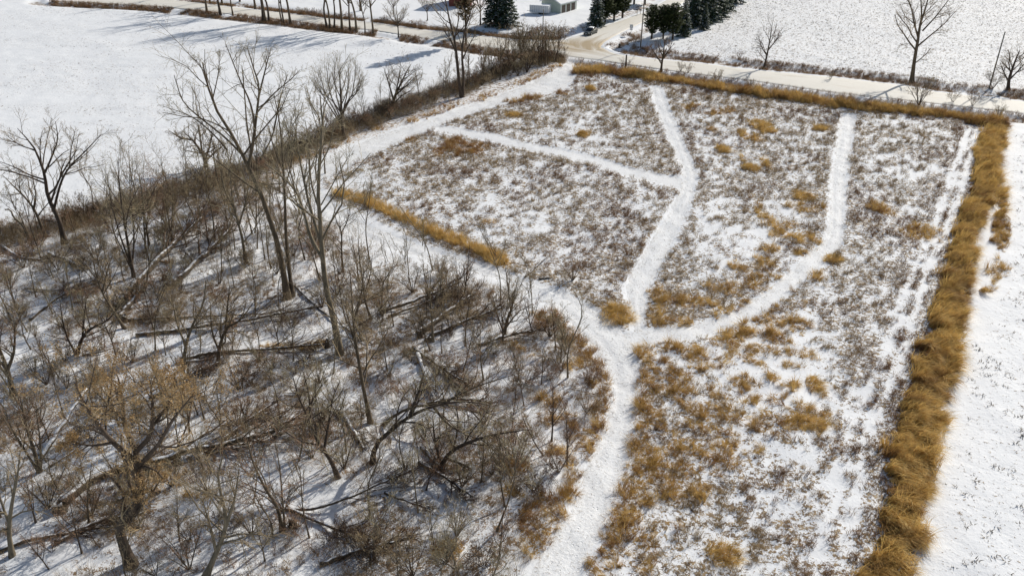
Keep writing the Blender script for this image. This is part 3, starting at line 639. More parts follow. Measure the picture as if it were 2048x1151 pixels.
def make_parts(root, base, stems, rg, bark, twig, p, limb_parts=True):
    """stems: list of (points (n,3) world, r0, r1). The first is the trunk; all others limbs."""
    B = np.array(base); S = []
    for pts, r0, r1 in stems:
        Q = resample(smooth(np.asarray(pts, float), 12) if len(pts) > 2 else pts, 12) - B
        S.append((Q, np.linspace(1, 0, 12) ** .8 * (r0 - r1) + r1))
    Q, r = S[0]; r = r.copy(); r[0] *= 1.35
    for i, (Q, r_) in enumerate(S):
        rr_ = r_.copy()
        if i == 0: rr_[0] *= 1.5; rr_[1] *= 1.08
        V, F = tubes(Q[None], rr_[None], 8 if r_[0] > .06 else 5)
        nm = 'trunk' if i == 0 else 'limb'
        kid(link(nm, mesh_np(nm, V, F, [M[bark]], True), root), root)
    P = np.stack([s[0] for s in S]); RR = np.stack([s[1] for s in S])
    c1, l1, a1, c2, l2, c3, l3 = p['c1'], p['l1'], p['a1'], p['c2'], p['l2'], p['c3'], p['l3']
    up = p.get('up', .10); wob = p.get('wob', .16)
    P1, R1 = children(P[1:] if (len(S) > 1 and p.get('trunkbare')) else P, RR[1:] if (len(S) > 1 and p.get('trunkbare')) else RR, c1, l1, a1, 5, rg, up, wob, p.get('t0', .3), .55)
    P2, R2 = children(P1, R1, c2, l2, .75, 4, rg, up * .7, wob * 1.2, .2, .62)
    P3, R3 = children(P2, R2, c3, l3, .7, 3, rg, up * .5, wob * 1.3, .15, .7, .5)
    mn = p.get('minr', .011)
    R2 = np.maximum(R2, mn); R3 = np.maximum(R3, mn * .75)
    V, F = tubes(P1, R1, 4)
    kid(link('branches', mesh_np('branches', V, F, [M[bark]], True), root), root)['kind'] = 'stuff'
    V, F = cat_([tubes(P2, R2, 3), tubes(P3, R3, 3)])
    kid(link('twigs', mesh_np('twigs', V, F, [M[twig]]), root), root)['kind'] = 'stuff'
    if p.get('leaves'):
        tips = np.vstack([P3.reshape(-1, 3), P2[:, 2:].reshape(-1, 3)]); k = rg.integers(0, len(tips), p['leaves'])
        c = tips[k] + rg.normal(0, .12, (len(k), 3)); a = rg.normal(0, 1, (len(k), 3)); a /= np.linalg.norm(a, axis=1, keepdims=True); b = np.cross(a, rg.normal(0, 1, a.shape)); b /= np.linalg.norm(b, axis=1, keepdims=True)
        s = rg.uniform(.035, .075, (len(k), 1)); V = np.stack([c - a * s, c - b * s * .6, c + a * s, c + b * s * .6], 1).reshape(-1, 3); F = np.arange(len(V)).reshape(-1, 4)
        kid(link('leaves', mesh_np('leaves', V, F, [M['leaf']]), root), root)['kind'] = 'stuff'
def hero(name, label, basepx, limbs, r, seed, bark='bark', twig='twig', group=None, dep=.35, p=None):
    """limbs traced as pixel polylines; every limb bends away from the base plane in depth"""
    rg = np.random.default_rng(seed); b = A(*basepx); z = hpt(*b) - .06; base = (b[0], b[1], z)
    root = thing(name, label, 'tree', base, group=group); st = []
    prev = []
    for li, spec in enumerate(limbs):
        pts, r0, r1 = spec; W_ = []
        dy0 = 0
        if li > 0:      # start depth = depth of nearest earlier point
            best = min(prev, key=lambda q: (q[0] - pts[0][0]) ** 2 + (q[1] - pts[0][1]) ** 2); dy0 = best[2]
        tgt = rg.uniform(-1, 1) * dep * (.15 if li == 0 else 1)
        n = len(pts)
        for i, (px, py) in enumerate(pts):
            if li == 0 and i == 0: W_.append(np.array(base)); prev.append((px, py, 0)); continue
            hgt = abs(pts[0][1] - py) / 15.0
            dy = dy0 + tgt * hgt; w_ = W(px, py, b[1] + dy); W_.append(w_); prev.append((px, py, dy))
        st.append((W_, r0 * r, r1 * r))
    pp = dict(c1=9, l1=.42, a1=.75, c2=6, l2=.45, c3=4, l3=.5, up=.06); pp.update(p or {})
    make_parts(root, base, st, rg, bark, twig, pp)
    return root
# traced big trees of the woodlot
hero('tall_bare_tree', 'tallest bare tree of the woodlot, trunk curving left under a high forked crown', (575, 597),
     [([(575, 597), (566, 540), (553, 480), (537, 430), (521, 385), (497, 334), (469, 278), (434, 222), (414, 167), (405, 125)], 1, .18),
      ([(497, 334), (506, 285), (514, 222), (518, 174), (505, 130), (494, 92)], .5, .1), ([(516, 200), (528, 150), (542, 95)], .3, .08),
      ([(510, 250), (500, 205), (480, 160), (452, 90)], .32, .08), ([(414, 167), (400, 130), (378, 112)], .2, .06), ([(425, 200), (436, 150), (440, 110)], .2, .06),
      ([(485, 310), (450, 275), (410, 243), (368, 205), (348, 150)], .34, .08), ([(455, 300), (420, 262), (380, 232), (325, 212)], .26, .06),
      ([(514, 225), (545, 190), (580, 160), (600, 140)], .26, .07), ([(520, 320), (545, 270), (560, 200), (575, 150)], .26, .07)], .34, 11, 'bark', 'greytwig', p=dict(c1=8, l1=.34, c2=6, l2=.5, c3=3, l3=.5, t0=.45))
hero('slender_bare_tree', 'slender straight trunk standing close to the right of the tallest bare tree', (586, 592),
     [([(586, 592), (578, 540), (573, 489), (571, 440), (570, 402), (566, 330), (560, 250), (548, 190)], 1, .2), ([(568, 380), (582, 330), (590, 270), (598, 220)], .4, .1), ([(569, 350), (550, 300), (535, 250)], .35, .1)], .21, 12, 'bark', 'greytwig', p=dict(c1=7, l1=.25, t0=.5))
hero('forked_bare_tree', 'thick grey trunk in the middle of the woodlot forking into a wide pale crown', (680, 706),
     [([(680, 706), (668, 640), (655, 590), (646, 524), (641, 453), (636, 380), (640, 320), (645, 250), (640, 190)], 1, .14),
      ([(644, 515), (622, 474), (607, 421), (590, 380), (560, 350), (528, 325)], .55, .1), ([(643, 490), (625, 430), (612, 380), (600, 320), (588, 250)], .5, .1),
      ([(642, 410), (669, 362), (700, 307)], .22, .06), ([(590, 380), (575, 320), (560, 270)], .25, .07), ([(638, 420), (622, 360), (618, 290), (610, 240)], .3, .08),
      ([(607, 421), (570, 390), (540, 372), (500, 360)], .25, .06), ([(640, 330), (660, 290), (668, 240)], .22, .06)], .33, 13, 'palebark', 'greytwig', p=dict(c1=8, l1=.36, c2=6, l2=.5, c3=3, t0=.4))
hero('field_edge_tree', 'wide spreading dark tree at the far left edge of the white field', (130, 488),
     [([(130, 488), (118, 440), (104, 412), (94, 385), (89, 348), (75, 310), (63, 288), (35, 257)], 1, .1),
      ([(92, 360), (60, 350), (30, 335), (0, 323)], .35, .08), ([(90, 345), (104, 312), (115, 278), (111, 243)], .4, .08), ([(84, 335), (80, 300), (83, 264)], .3, .07),
      ([(108, 418), (122, 365), (139, 334), (167, 306), (203, 268)], .5, .08), ([(139, 334), (142, 300), (150, 262)], .25, .06), ([(70, 300), (40, 290), (12, 270)], .25, .06)], .34, 14, 'darkbark', 'twig', p=dict(c1=8, l1=.45, c2=6, l2=.5, c3=4))
hero('left_edge_tree', 'smaller tree left of the wide spreading tree, leaning out over the field', (92, 474),
     [([(92, 474), (78, 440), (70, 422), (55, 400), (30, 375), (5, 350)], 1, .12), ([(68, 418), (72, 390), (66, 360), (60, 320)], .5, .1), ([(55, 400), (40, 380), (38, 340)], .4, .1)], .22, 15, 'bark', 'twig', p=dict(c1=8, l1=.4))
hero('dead_snag', 'short broken dead trunk leaning left beside the small tree at the left edge', (60, 480), [([(60, 480), (45, 450), (28, 435), (20, 418), (10, 420)], 1, .3)], .2, 16, 'palebark', 'twig', p=dict(c1=3, l1=.2, c2=2, c3=2))
hero('leafy_oak', 'gnarled tree in the lower left still holding orange brown leaves', (262, 1128),
     [([(262, 1128), (240, 1060), (262, 1022), (279, 1000), (280, 960), (275, 924), (270, 890)], 1, .45), ([(275, 924), (244, 900), (215, 872), (190, 840), (165, 800), (150, 765)], .5, .1), ([(270, 895), (250, 850), (245, 800), (235, 750)], .45, .1),
      ([(274, 900), (300, 870), (305, 820), (300, 760)], .45, .1), ([(278, 930), (315, 890), (345, 840), (385, 790)], .4, .1), ([(262, 1040), (300, 990), (320, 960)], .35, .1), ([(225, 885), (180, 890), (135, 880)], .25, .08), ([(300, 860), (340, 800), (350, 745)], .25, .08)], .42, 17, 'darkbark', 'twig', dep=.5,
     p=dict(c1=9, l1=.5, c2=6, l2=.5, c3=4, leaves=17000, wob=.25))
hero('road_edge_tree', 'large bare tree standing alone beyond the road at the upper right', (1824, 162),
     [([(1824, 162), (1829, 120), (1836, 80), (1840, 50), (1850, 20), (1862, -25)], 1, .12), ([(1837, 78), (1828, 45), (1822, 15), (1806, -20)], .5, .1), ([(1838, 68), (1843, 30), (1842, -5), (1848, -40)], .5, .1), ([(1836, 92), (1862, 70), (1886, 50), (1912, 22)], .4, .08),
      ([(1845, 62), (1870, 35), (1888, 12), (1905, -10)], .4, .08), ([(1828, 128), (1848, 112), (1862, 96)], .3, .08), ([(1833, 105), (1818, 88), (1798, 92)], .15, .06)], .40, 18, 'bark', 'twig', p=dict(c1=8, l1=.4))
hero('small_field_tree', 'small bare tree at the edge of the far stubble field', (1527, 136),
     [([(1527, 136), (1533, 115), (1538, 90), (1543, 60), (1545, 45)], 1, .15), ([(1534, 112), (1524, 95), (1516, 70)], .5, .1), ([(1537, 100), (1552, 80), (1560, 62)], .5, .1), ([(1530, 120), (1520, 108), (1513, 98)], .3, .1)], .24, 19, 'darkbark', 'darktwig', p=dict(c1=8, l1=.45))
hero('roadside_tree', 'twiggy tree by the road below the utility pole near the junction', (1322, 142),
     [([(1322, 142), (1324, 125), (1327, 105), (1330, 80)], 1, .15), ([(1323, 128), (1312, 110), (1300, 92)], .5, .1), ([(1325, 120), (1338, 100), (1345, 82)], .5, .1), ([(1325, 112), (1318, 95), (1316, 80)], .5, .1)], .26, 20, 'bark', 'redtwig', p=dict(c1=9, l1=.5))
hero('right_edge_tree', 'low round bare tree at the right edge behind the road', (2016, 180),
     [([(2016, 180), (2018, 160), (2024, 140), (2032, 118), (2040, 100)], 1, .15), ([(2018, 165), (2008, 145), (2000, 125)], .5, .1), ([(2020, 158), (2038, 140), (2056, 120)], .5, .1), ([(2022, 150), (2018, 128), (2020, 105)], .4, .1)], .34, 21, 'darkbark', 'twig', p=dict(c1=9, l1=.5))
hero('fan_crowned_tree', 'lone tree beside the hedgerow with a neat fan shaped grey crown', (688, 278),
     [([(688, 278), (685, 250), (683, 232), (682, 200), (680, 165), (680, 130)], 1, .1)] + [([(684, 250 - k * 3), (684 + dx * .35, 222 - k * 3), (684 + dx * .75, 185), (684 + dx, ty)], .42, .07) for k, (dx, ty) in enumerate([(-56, 155), (-45, 140), (-32, 130), (-16, 126), (14, 127), (28, 134), (38, 148), (-58, 168), (40, 162)])], .28, 22, 'darkbark', 'greytwig', dep=.6, p=dict(c1=9, l1=.38, a1=.42, c2=6, l2=.5, c3=3, up=.2, t0=.4, wob=.08))
hero('leaning_hedge_tree', 'bushy tree leaning right from the hedgerow beside the fan crowned tree', (784, 216),
     [([(784, 216), (789, 195), (798, 175), (810, 150), (822, 128)], 1, .1), ([(787, 200), (780, 175), (772, 150), (768, 135)], .6, .1), ([(790, 192), (812, 172), (835, 150)], .5, .1), ([(788, 200), (795, 170), (800, 140), (800, 125)], .5, .1), ([(786, 208), (806, 190), (824, 180)], .4, .1)], .28, 23, 'darkbark', 'twig', p=dict(c1=9, l1=.5))
hero('twin_trunk_tree', 'tall twin trunked dark tree rising from the hedgerow over the road', (924, 194),
     [([(924, 194), (918, 160), (914, 120), (909, 80), (900, 45), (893, 10), (885, -25)], 1, .12), ([(926, 190), (927, 150), (924, 110), (928, 70), (938, 35), (950, -5)], .8, .1), ([(926, 118), (936, 95), (950, 70)], .4, .1), ([(912, 105), (900, 80), (885, 55)], .4, .1), ([(909, 80), (916, 45), (918, 10)], .4, .1)], .34, 24, 'darkbark', 'twig', p=dict(c1=8, l1=.35, t0=.4))
# mid-sized woodlot trees traced by trunk
MID = [
 ('bare tree whose trunk bows left above the fallen logs at middle left', (250, 657), [[(250, 657), (232, 630), (205, 585), (190, 540), (183, 495)], [(205, 585), (215, 540), (225, 510)]], .17),
 ('two stemmed bare tree on open snow at middle left, spreading in a V', (153, 708), [[(153, 708), (165, 675), (185, 655), (215, 640), (240, 610)], [(150, 704), (135, 675), (125, 640), (120, 600)], [(165, 675), (168, 640), (172, 600)]], .2),
 ('reddish trunk cut by the left edge of the photo below the field', (28, 792), [[(28, 792), (15, 740), (0, 700), (-15, 660)], [(15, 740), (28, 700), (30, 640)]], .28),
 ('grey tree standing above the leafy tree, its trunk straight', (366, 738), [[(366, 738), (372, 690), (385, 650), (405, 610), (412, 560)], [(372, 690), (355, 650), (345, 600)]], .19),
 ('crooked tree right of the straight grey trunk at middle left', (436, 730), [[(436, 730), (440, 690), (455, 655), (480, 640), (510, 600)], [(438, 700), (425, 665), (420, 610)], [(450, 665), (455, 610), (460, 570)]], .2),
 ('slim tree with bent trunk on the bright snow at lower centre left', (676, 953), [[(676, 953), (664, 925), (648, 900), (632, 875), (622, 845), (618, 790), (605, 740)], [(648, 900), (655, 860), (665, 800), (680, 760)], [(622, 845), (600, 800), (585, 750)]], .2),
 ('clump forming tree at lower centre left with three slender stems', (564, 1060), [[(564, 1060), (555, 1015), (530, 975), (505, 920), (490, 860)], [(570, 1058), (565, 1000), (560, 940), (550, 880)], [(547, 1084), (540, 1040), (515, 1000), (500, 960)]], .16),
 ('forked tree rising from the bottom edge left of centre', (411, 1151), [[(411, 1160), (430, 1110), (452, 1050), (445, 1000), (436, 950), (450, 900)], [(432, 1100), (420, 1050), (405, 1000)], [(452, 1050), (468, 1000), (478, 940)]], .22),
 ('tree with long straight trunk standing between centre logs', (741, 842), [[(741, 842), (730, 790), (722, 750), (714, 700), (708, 660), (704, 600), (700, 540)], [(714, 700), (700, 650), (690, 610)], [(708, 640), (722, 590), (728, 540)]], .2),
 ('arching tree bent over to the right at the bottom centre', (745, 925), [[(745, 925), (752, 889), (785, 858), (818, 833), (866, 812), (931, 802), (990, 812)], [(818, 833), (835, 790), (850, 740)], [(866, 812), (900, 850), (960, 880)]], .22),
 ('second arching stem crossing above the bent tree', (765, 846), [[(765, 848), (790, 830), (830, 812), (880, 806), (960, 770), (1040, 745)], [(880, 806), (940, 820), (1010, 850)]], .15),
 ('thin forked tree near the curving lane at centre', (866, 684), [[(866, 684), (864, 640), (860, 590), (862, 540)], [(864, 640), (875, 590), (885, 550)]], .13),
 ('dark many branched tree above the centre logs', (1008, 673), [[(1008, 673), (1015, 640), (1025, 610), (1030, 575)], [(1008, 665), (995, 630), (985, 590)], [(1012, 655), (1035, 625), (1060, 610)]], .16),
 ('spreading low tree at bottom centre reaching over the dark brush', (880, 932), [[(880, 932), (900, 905), (935, 885), (992, 868), (1060, 858)], [(882, 925), (870, 880), (865, 830)], [(890, 915), (930, 930), (980, 960)], [(885, 925), (900, 960), (935, 1010)]], .2),
 ('multi stemmed tree at the lower left edge beside a snow topped snag', (80, 945), [[(80, 945), (68, 900), (52, 850), (40, 790)], [(82, 940), (80, 880), (72, 820)], [(76, 942), (50, 900), (25, 860), (10, 820)]], .2),
 ('tree cut by the bottom left corner with rough brown trunk', (24, 1110), [[(24, 1110), (18, 1060), (25, 1000), (35, 950), (40, 900)], [(20, 1050), (5, 1010), (-10, 960)]], .2),
 ('slim grey tree between the tall forked tree and the lane', (742, 640), [[(742, 640), (730, 600), (725, 560), (718, 510), (716, 470)], [(728, 590), (740, 550), (745, 510)]], .13),
 ('small tree in front of the hedgerow bend near the lane', (686, 545), [[(686, 545), (683, 500), (683, 465), (672, 440), (668, 405)], [(683, 465), (695, 440), (700, 410)]], .13),
 ('slim tree at the upper woodlot edge with whip like branches', (298, 490), [[(298, 490), (292, 450), (285, 400), (278, 340)], [(292, 450), (302, 400), (300, 350)]], .13),
 ('tall tree of the hedge corner reaching up beside the tallest tree', (492, 528), [[(492, 528), (485, 480), (475, 440), (465, 400), (460, 340)], [(478, 450), (492, 400), (500, 350)], [(470, 420), (450, 380), (440, 330)]], .2),
 ('round topped tree on the hedge line left of the tall trees', (412, 332), [[(412, 332), (408, 315), (400, 300), (385, 280), (365, 262)], [(410, 320), (420, 290), (425, 255)], [(405, 308), (400, 275), (395, 240)], [(411, 322), (435, 300), (455, 285)], [(385, 280), (360, 275), (340, 262)]], .28),
 ('thin tree cluster on the hedge line at left centre', (268, 555), [[(268, 555), (258, 500), (248, 440), (240, 380), (235, 320)], [(262, 530), (240, 470), (222, 400), (215, 350)], [(264, 540), (268, 470), (262, 400), (258, 340)], [(266, 545), (245, 500), (225, 460)]], .2),
 ('thin stemmed tree right of the hedge line cluster', (292, 508), [[(292, 508), (288, 450), (285, 390), (270, 320)], [(290, 480), (296, 420), (292, 370)]], .12),
 ('slender pair of stems just above the long dark logs', (344, 480), [[(344, 480), (336, 430), (328, 370), (322, 310)], [(342, 470), (345, 410), (345, 350)]], .12),
]
for i, (lab, b, st, r) in enumerate(MID):
    L = [(s, 1 if j == 0 else .6, .12) for j, s in enumerate(st)]
    hero('bare_tree', lab, b, L, r, 100 + i, ['bark', 'darkbark', 'bark', 'palebark'][i % 4], ['twig', 'greytwig', 'redtwig', 'twig'][i % 4], p=dict(c1=10, l1=.46, c2=6, l2=.5, c3=4, wob=.2, t0=.22))

# ------------------------------------------------------------------ proto trees and shrubs, copied
def proto(name, label, cat, kind, seed, bark, twig, group):
    rg = np.random.default_rng(seed); root = thing(name, label, cat, (0, 0, 0), group=group); st = []
    if kind == 'row':        # tall roadside tree
        h = 17; tr = [(0, 0, 0), (.2 * rg.normal(), .2 * rg.normal(), h * .3), (.5 * rg.normal(), .5 * rg.normal(), h * .65), (.8 * rg.normal(), .6 * rg.normal(), h)]
        st.append((tr, .27, .04))
        for k in range(7):
            t = rg.uniform(.38, .8); a = rg.uniform(0, 6.28); L = rg.uniform(3, 6); z = h * t
            st.append(([(0, 0, z), (.45 * L * math.cos(a), .45 * L * math.sin(a), z + .5 * L), (.7 * L * math.cos(a), .7 * L * math.sin(a), z + L)], .13, .03))
        pp = dict(c1=7, l1=.3, a1=.7, c2=5, l2=.5, c3=4, l3=.5, t0=.4)
    elif kind == 'sapling':
        h = 6.5; st.append(([(0, 0, 0), (.2 * rg.normal(), .2 * rg.normal(), h * .4), (.5 * rg.normal(), .5 * rg.normal(), h)], .085, .015))
        for k in range(3):
            t = rg.uniform(.2, .6); a = rg.uniform(0, 6.28); L = rg.uniform(1.5, 3)
            st.append(([(0, 0, h * t), (.35 * L * math.cos(a), .35 * L * math.sin(a), h * t + .6 * L), (.55 * L * math.cos(a), .55 * L * math.sin(a), h * t + L * 1.2)], .05, .012))
        pp = dict(c1=8, l1=.28, a1=.7, c2=5, l2=.45, c3=3, l3=.5, up=.12)
    elif kind == 'pole':      # tall whip-like young tree
        h = 10; st.append(([(0, 0, 0), (.25 * rg.normal(), .25 * rg.normal(), h * .35), (.6 * rg.normal(), .6 * rg.normal(), h * .7), (.9 * rg.normal(), .9 * rg.normal(), h)], .075, .012))
        for k in range(5):
            t = rg.uniform(.25, .7); a = rg.uniform(0, 6.28); L = rg.uniform(2, 4)
            st.append(([(0, 0, h * t), (.28 * L * math.cos(a), .28 * L * math.sin(a), h * t + .6 * L), (.4 * L * math.cos(a), .4 * L * math.sin(a), h * t + L * 1.1)], .035, .01))
        pp = dict(c1=7, l1=.2, a1=.6, c2=5, l2=.45, c3=3, l3=.5, up=.14)
    elif kind == 'bush':      # wide many-stemmed shrub
        for k in range(9):
            a = k * 2.4 + rg.normal(0, .3); L = rg.uniform(2.2, 3.6); o = rg.uniform(.25, .75)
            st.append(([(.08 * math.cos(a), .08 * math.sin(a), 0), (.5 * o * L * math.cos(a), .5 * o * L * math.sin(a), L * .5), (o * L * math.cos(a), o * L * math.sin(a), L * .95)], .045, .012))
        pp = dict(c1=6, l1=.4, a1=.7, c2=5, l2=.5, c3=3, l3=.5, up=.08)
    elif kind == 'brush':     # low dense dark shrub
        for k in range(7):
            a = k * 2.4 + rg.normal(0, .3); L = rg.uniform(1.5, 2.4); o = rg.uniform(.5, 1.1)
            st.append(([(.1 * math.cos(a), .1 * math.sin(a), 0), (.5 * o * L * math.cos(a), .5 * o * L * math.sin(a), L * .5), (o * L * math.cos(a), o * L * math.sin(a), L * .8)], .03, .01))
        pp = dict(c1=8, l1=.5, a1=.9, c2=6, l2=.55, c3=3, l3=.5, up=.02, wob=.3)
    elif kind == 'lawn':
        h = 6; st.append(([(0, 0, 0), (0, 0, 2), (.1, 0, h)], .12, .02))
        for k in range(7):
            a = k * 2.4; L = rg.uniform(2.2, 3.2); st.append(([(0, 0, 1.8 + .15 * k), (.4 * L * math.cos(a), .4 * L * math.sin(a), 2.6 + .3 * L), (.75 * L * math.cos(a), .75 * L * math.sin(a), 2.6 + L)], .06, .015))
        pp = dict(c1=7, l1=.4, a1=.6, c2=4, l2=.5, c3=3, l3=.5)
    make_parts(root, (0, 0, 0), st, rg, bark, twig, pp)
    return root
def place(pr, used, px=None, py=None, xy=None, label=None, rz=None, s=1, tilt=(0, 0), group=None):
    o = pr if pr.name not in used else copy_tree(pr); used.add(pr.name)
    x, y = A(px, py) if xy is None else xy
    o.location = (x, y, hpt(x, y) - .05); o.rotation_euler = (tilt[0], tilt[1], rng.uniform(0, 6.28) if rz is None else rz); o.scale = (s, s, s)
    if label: o['label'] = label
    if group: o['group'] = group
    return o
LM = [(575, 597, 'the tallest bare tree'), (680, 706, 'the forked grey trunk'), (130, 488, 'the wide field edge tree'), (262, 1000, 'the leafy brown tree'), (250, 657, 'the bowed trunk at middle left'), (153, 708, 'the V shaped tree'), (366, 738, 'the straight grey trunk'), (436, 730, 'the crooked tree'), (676, 953, 'the slim bent tree'), (564, 1060, 'the three stemmed tree'), (411, 1130, 'the forked bottom edge tree'), (741, 842, 'the long straight trunk'), (790, 870, 'the arching tree'), (866, 684, 'the parallel dark logs'), (1008, 673, 'the dark tree by the lane'), (890, 925, 'the low spreading tree'), (80, 945, 'the snow topped snag'), (28, 792, 'the reddish left edge trunk'), (742, 640, 'the slim grey tree'), (686, 545, 'the small tree by the lane'), (298, 490, 'the whip branched tree'), (492, 528, 'the hedge corner tree'), (337, 540, 'the slanting fallen trunks'), (350, 924, 'the longest fallen tree'), (900, 560, 'the lane curve'), (1110, 650, 'the rusty grass at the lane bend'), (1050, 960, 'the dark brown grass'), (760, 1080, 'the fallen limb at the bottom'), (24, 1110, 'the bottom left corner'),
      (688, 278, 'the fan crowned tree'), (784, 216, 'the leaning hedge tree'), (924, 194, 'the twin trunked tree'), (1090, 130, 'the junction end of the hedgerow'), (412, 332, 'the round topped hedge tree'), (970, 160, 'the middle of the far hedgerow'), (850, 205, 'the gap in the far hedgerow'), (600, 300, 'the mown lane corner'), (1060, 134, 'the thickest hedgerow brush'), (1030, 150, 'the hedgerow end thicket'), (1000, 155, 'the brush before the hedgerow end'), (1084, 122, 'the slim hedgerow pole'), (1105, 122, 'the lane mouth'), (612, 29, 'the middle roadside cluster'), (700, 40, 'the forked roadside tree'), (783, 45, 'the bushy roadside tree'), (840, 54, 'the round headed lawn tree'), (893, 60, 'the rusty evergreen'), (1005, 56, 'the two spruces'), (1087, 73, 'the box trailer drive'), (200, 430, 'the left hedgerow')]
def where(kind, x, y, s, lo, hi, col=''):
    """a label telling where a plant stands relative to the nearest landmark"""
    yc = y * math.cos(PITCH) + H * math.sin(PITCH); px = 1024 + FPX * x / yc; py = 575.5 - FPX * (y * math.sin(PITCH) - H * math.cos(PITCH)) / yc
    b = min(LM, key=lambda q: (q[0] - px) ** 2 + 2 * (q[1] - py) ** 2); dx = px - b[0]; dy = py - b[1]; d = math.hypot(dx, dy)
    side = ('right of' if dx > 0 else 'left of') if abs(dx) > 2 * abs(dy) else ('below' if dy > 0 else 'above') if abs(dy) > 2 * abs(dx) else ('below and ' if dy > 0 else 'above and ') + ('right of' if dx > 0 else 'left of')
    return '%s %s%s %s%s %s' % ('small' if s < lo else 'large' if s > hi else 'middling', col, kind, 'close ' if d < 32 else '', side, b[2])
used = set()
GR = 'tall bare trees lined along the road behind the white field'
rows = [proto('roadside_bare_tree', 'x', 'tree', 'row', 200 + i, 'darkbark' if i % 2 else 'bark', 'twig', GR) for i in range(4)]
RT = [(414, 25, 1, 'leftmost of the tall bare trees between the white field and the road'), (441, 29, 1.1, 'thick dark trunk second from left in the roadside tree line'), (466, 31, .7, 'thin crooked tree just right of the thick dark trunk in the roadside line'), (526, 41, 1.1, 'left stem of the leaning pair in the roadside tree line'), (531, 42, 1.05, 'right stem of the leaning pair in the roadside tree line'), (538, 42, 1, 'upright trunk touching the right side of the leaning pair'), (564, 45, .75, 'slim pale tree left of a thick trunk in the roadside line'), (568, 46, .8, 'slim dark tree hugging the slim pale one in the roadside line'), (581, 47, 1.1, 'thick dark trunk right of the two slim trees in the roadside line'),
      (654, 55, .95, 'left tree of the middle cluster in the roadside line'), (660, 56, .9, 'second tree of the middle cluster in the roadside line'), (668, 57, .85, 'third tree of the middle cluster, leaning left'), (684, 59, 1.1, 'broad straight trunk right of the middle cluster in the roadside line'), (700, 60, .85, 'slim straight tree right of the broad trunk in the roadside line'), (713, 62, 1, 'roadside tree forking low into two limbs'), (730, 65, .6, 'thin young tree between the two forked roadside trees'), (747, 67, .9, 'forked tree near the right end of the roadside line')]
for i, (px, py, s, lb) in enumerate(RT): place(rows[i % 4], used, px, py, label=lb, s=s, tilt=(0, -.05 * (i % 3)))
FT = [(420, 4, .9, 'far tree across the road behind the leftmost roadside tree'), (444, 10, .9, 'far tree across the road behind the thick dark trunk'), (480, 4, .8, 'far tree across the road, standing alone on snow at the top edge'), (511, 18, 1, 'far tree on the far side of the road left of the leaning pair'), (722, 22, 1, 'far tree beyond the road behind the forked roadside tree'), (350, -6, .9, 'far tree beyond the road nearest the top left')]
for i, (px, py, s, lb) in enumerate(FT): place(rows[(i + 1) % 4], used, px, py, label=lb, s=s, group='bare trees beyond the road')
lawn = proto('lawn_tree', 'x', 'tree', 'lawn', 300, 'darkbark', 'twig', None)
place(lawn, used, 855, 41, label='young round headed tree on the snowy lawn beyond the road', s=1)
place(lawn, used, 788, 33, label='thin young tree on the lawn left of the round headed one', s=1.0)
place(lawn, used, 797, 73, label='bushy small tree at the right end of the roadside tree line', s=1.25)
place(lawn, used, 961, 51, label='bare tree on the lawn beside the rusty evergreen', s=1.6)
sap = [proto('sapling', 'x', 'sapling', 'sapling', 310 + i, ['bark', 'darkbark', 'palebark', 'bark', 'bark'][i], ['twig', 'redtwig', 'greytwig', 'twig', 'greytwig'][i], 'bare saplings of the woodlot') for i in range(5)]
bush = [proto('shrub', 'x', 'shrub', 'bush', 330 + i, ['bark', 'darkbark', 'bark', 'darkbark'][i], ['redtwig', 'twig', 'greytwig', 'twig'][i], 'many stemmed shrubs of the woodlot') for i in range(4)]
brush = [proto('brush', 'x', 'shrub', 'brush', 350 + i, 'darkbark', ['darktwig', 'twig', 'redtwig'][i], 'low tangled brush') for i in range(3)]
# woodlot fill
def fill(P, n, mind, seed, cond=None):
    rg = np.random.default_rng(seed); out = []
    mn = P.min(0); mx = P.max(0); tries = 0
    while len(out) < n and tries < n * 60:
        tries += 1; q = rg.uniform(mn, mx)
        if not inside(np.array([q[0]]), np.array([q[1]]), P)[0]: continue
        if abs(q[0]) > q[1] * .6 + 10 or q[1] < 44: continue
        if cond and not cond(q): continue
        if all((q[0] - o[0]) ** 2 + (q[1] - o[1]) ** 2 > mind ** 2 for o in out): out.append(q)
    return out
wp = wood_poly; edge = lambda q: sdf(np.array([q[0]]), np.array([q[1]]), wp)[0] > 1.5
for i, q in enumerate(fill(wp, 120, 2.2, 5, edge)):
    place(sap[i % 5], used, xy=q, label=where('bare sapling', *q, (ss := rng.uniform(.55, 1.05)), .7, .9, ['brown ', 'reddish ', 'pale ', 'brown ', 'grey '][i % 5]), s=ss, tilt=(rng.normal(0, .13), rng.normal(0, .13)), group='bare saplings of the woodlot')
for i, q in enumerate(fill(wp, 120, 2.2, 6, edge)):
    place(bush[i % 4], used, xy=q, label=where('many stemmed shrub', *q, (ss := rng.uniform(.5, 1.0)), .65, .85, ['reddish ', 'brown ', 'grey ', 'brown '][i % 4]), s=ss, tilt=(rng.normal(0, .1), rng.normal(0, .1)), group='many stemmed shrubs of the woodlot')
for i, q in enumerate(fill(wp, 80, 2.8, 8, edge)):
    place(brush[i % 3], used, xy=q, label=where('low tangled shrub', *q, (ss := rng.uniform(.6, 1.15)), .78, .96, ['dark ', 'brown ', 'reddish '][i % 3]), s=ss, group='low tangled brush of the woodlot')
polep = [proto('slender_tree', 'x', 'tree', 'pole', 370 + i, ['palebark', 'bark', 'palebark', 'bark'][i], ['greytwig', 'twig', 'greytwig', 'greytwig'][i], 'tall slender trees of the woodlot') for i in range(4)]
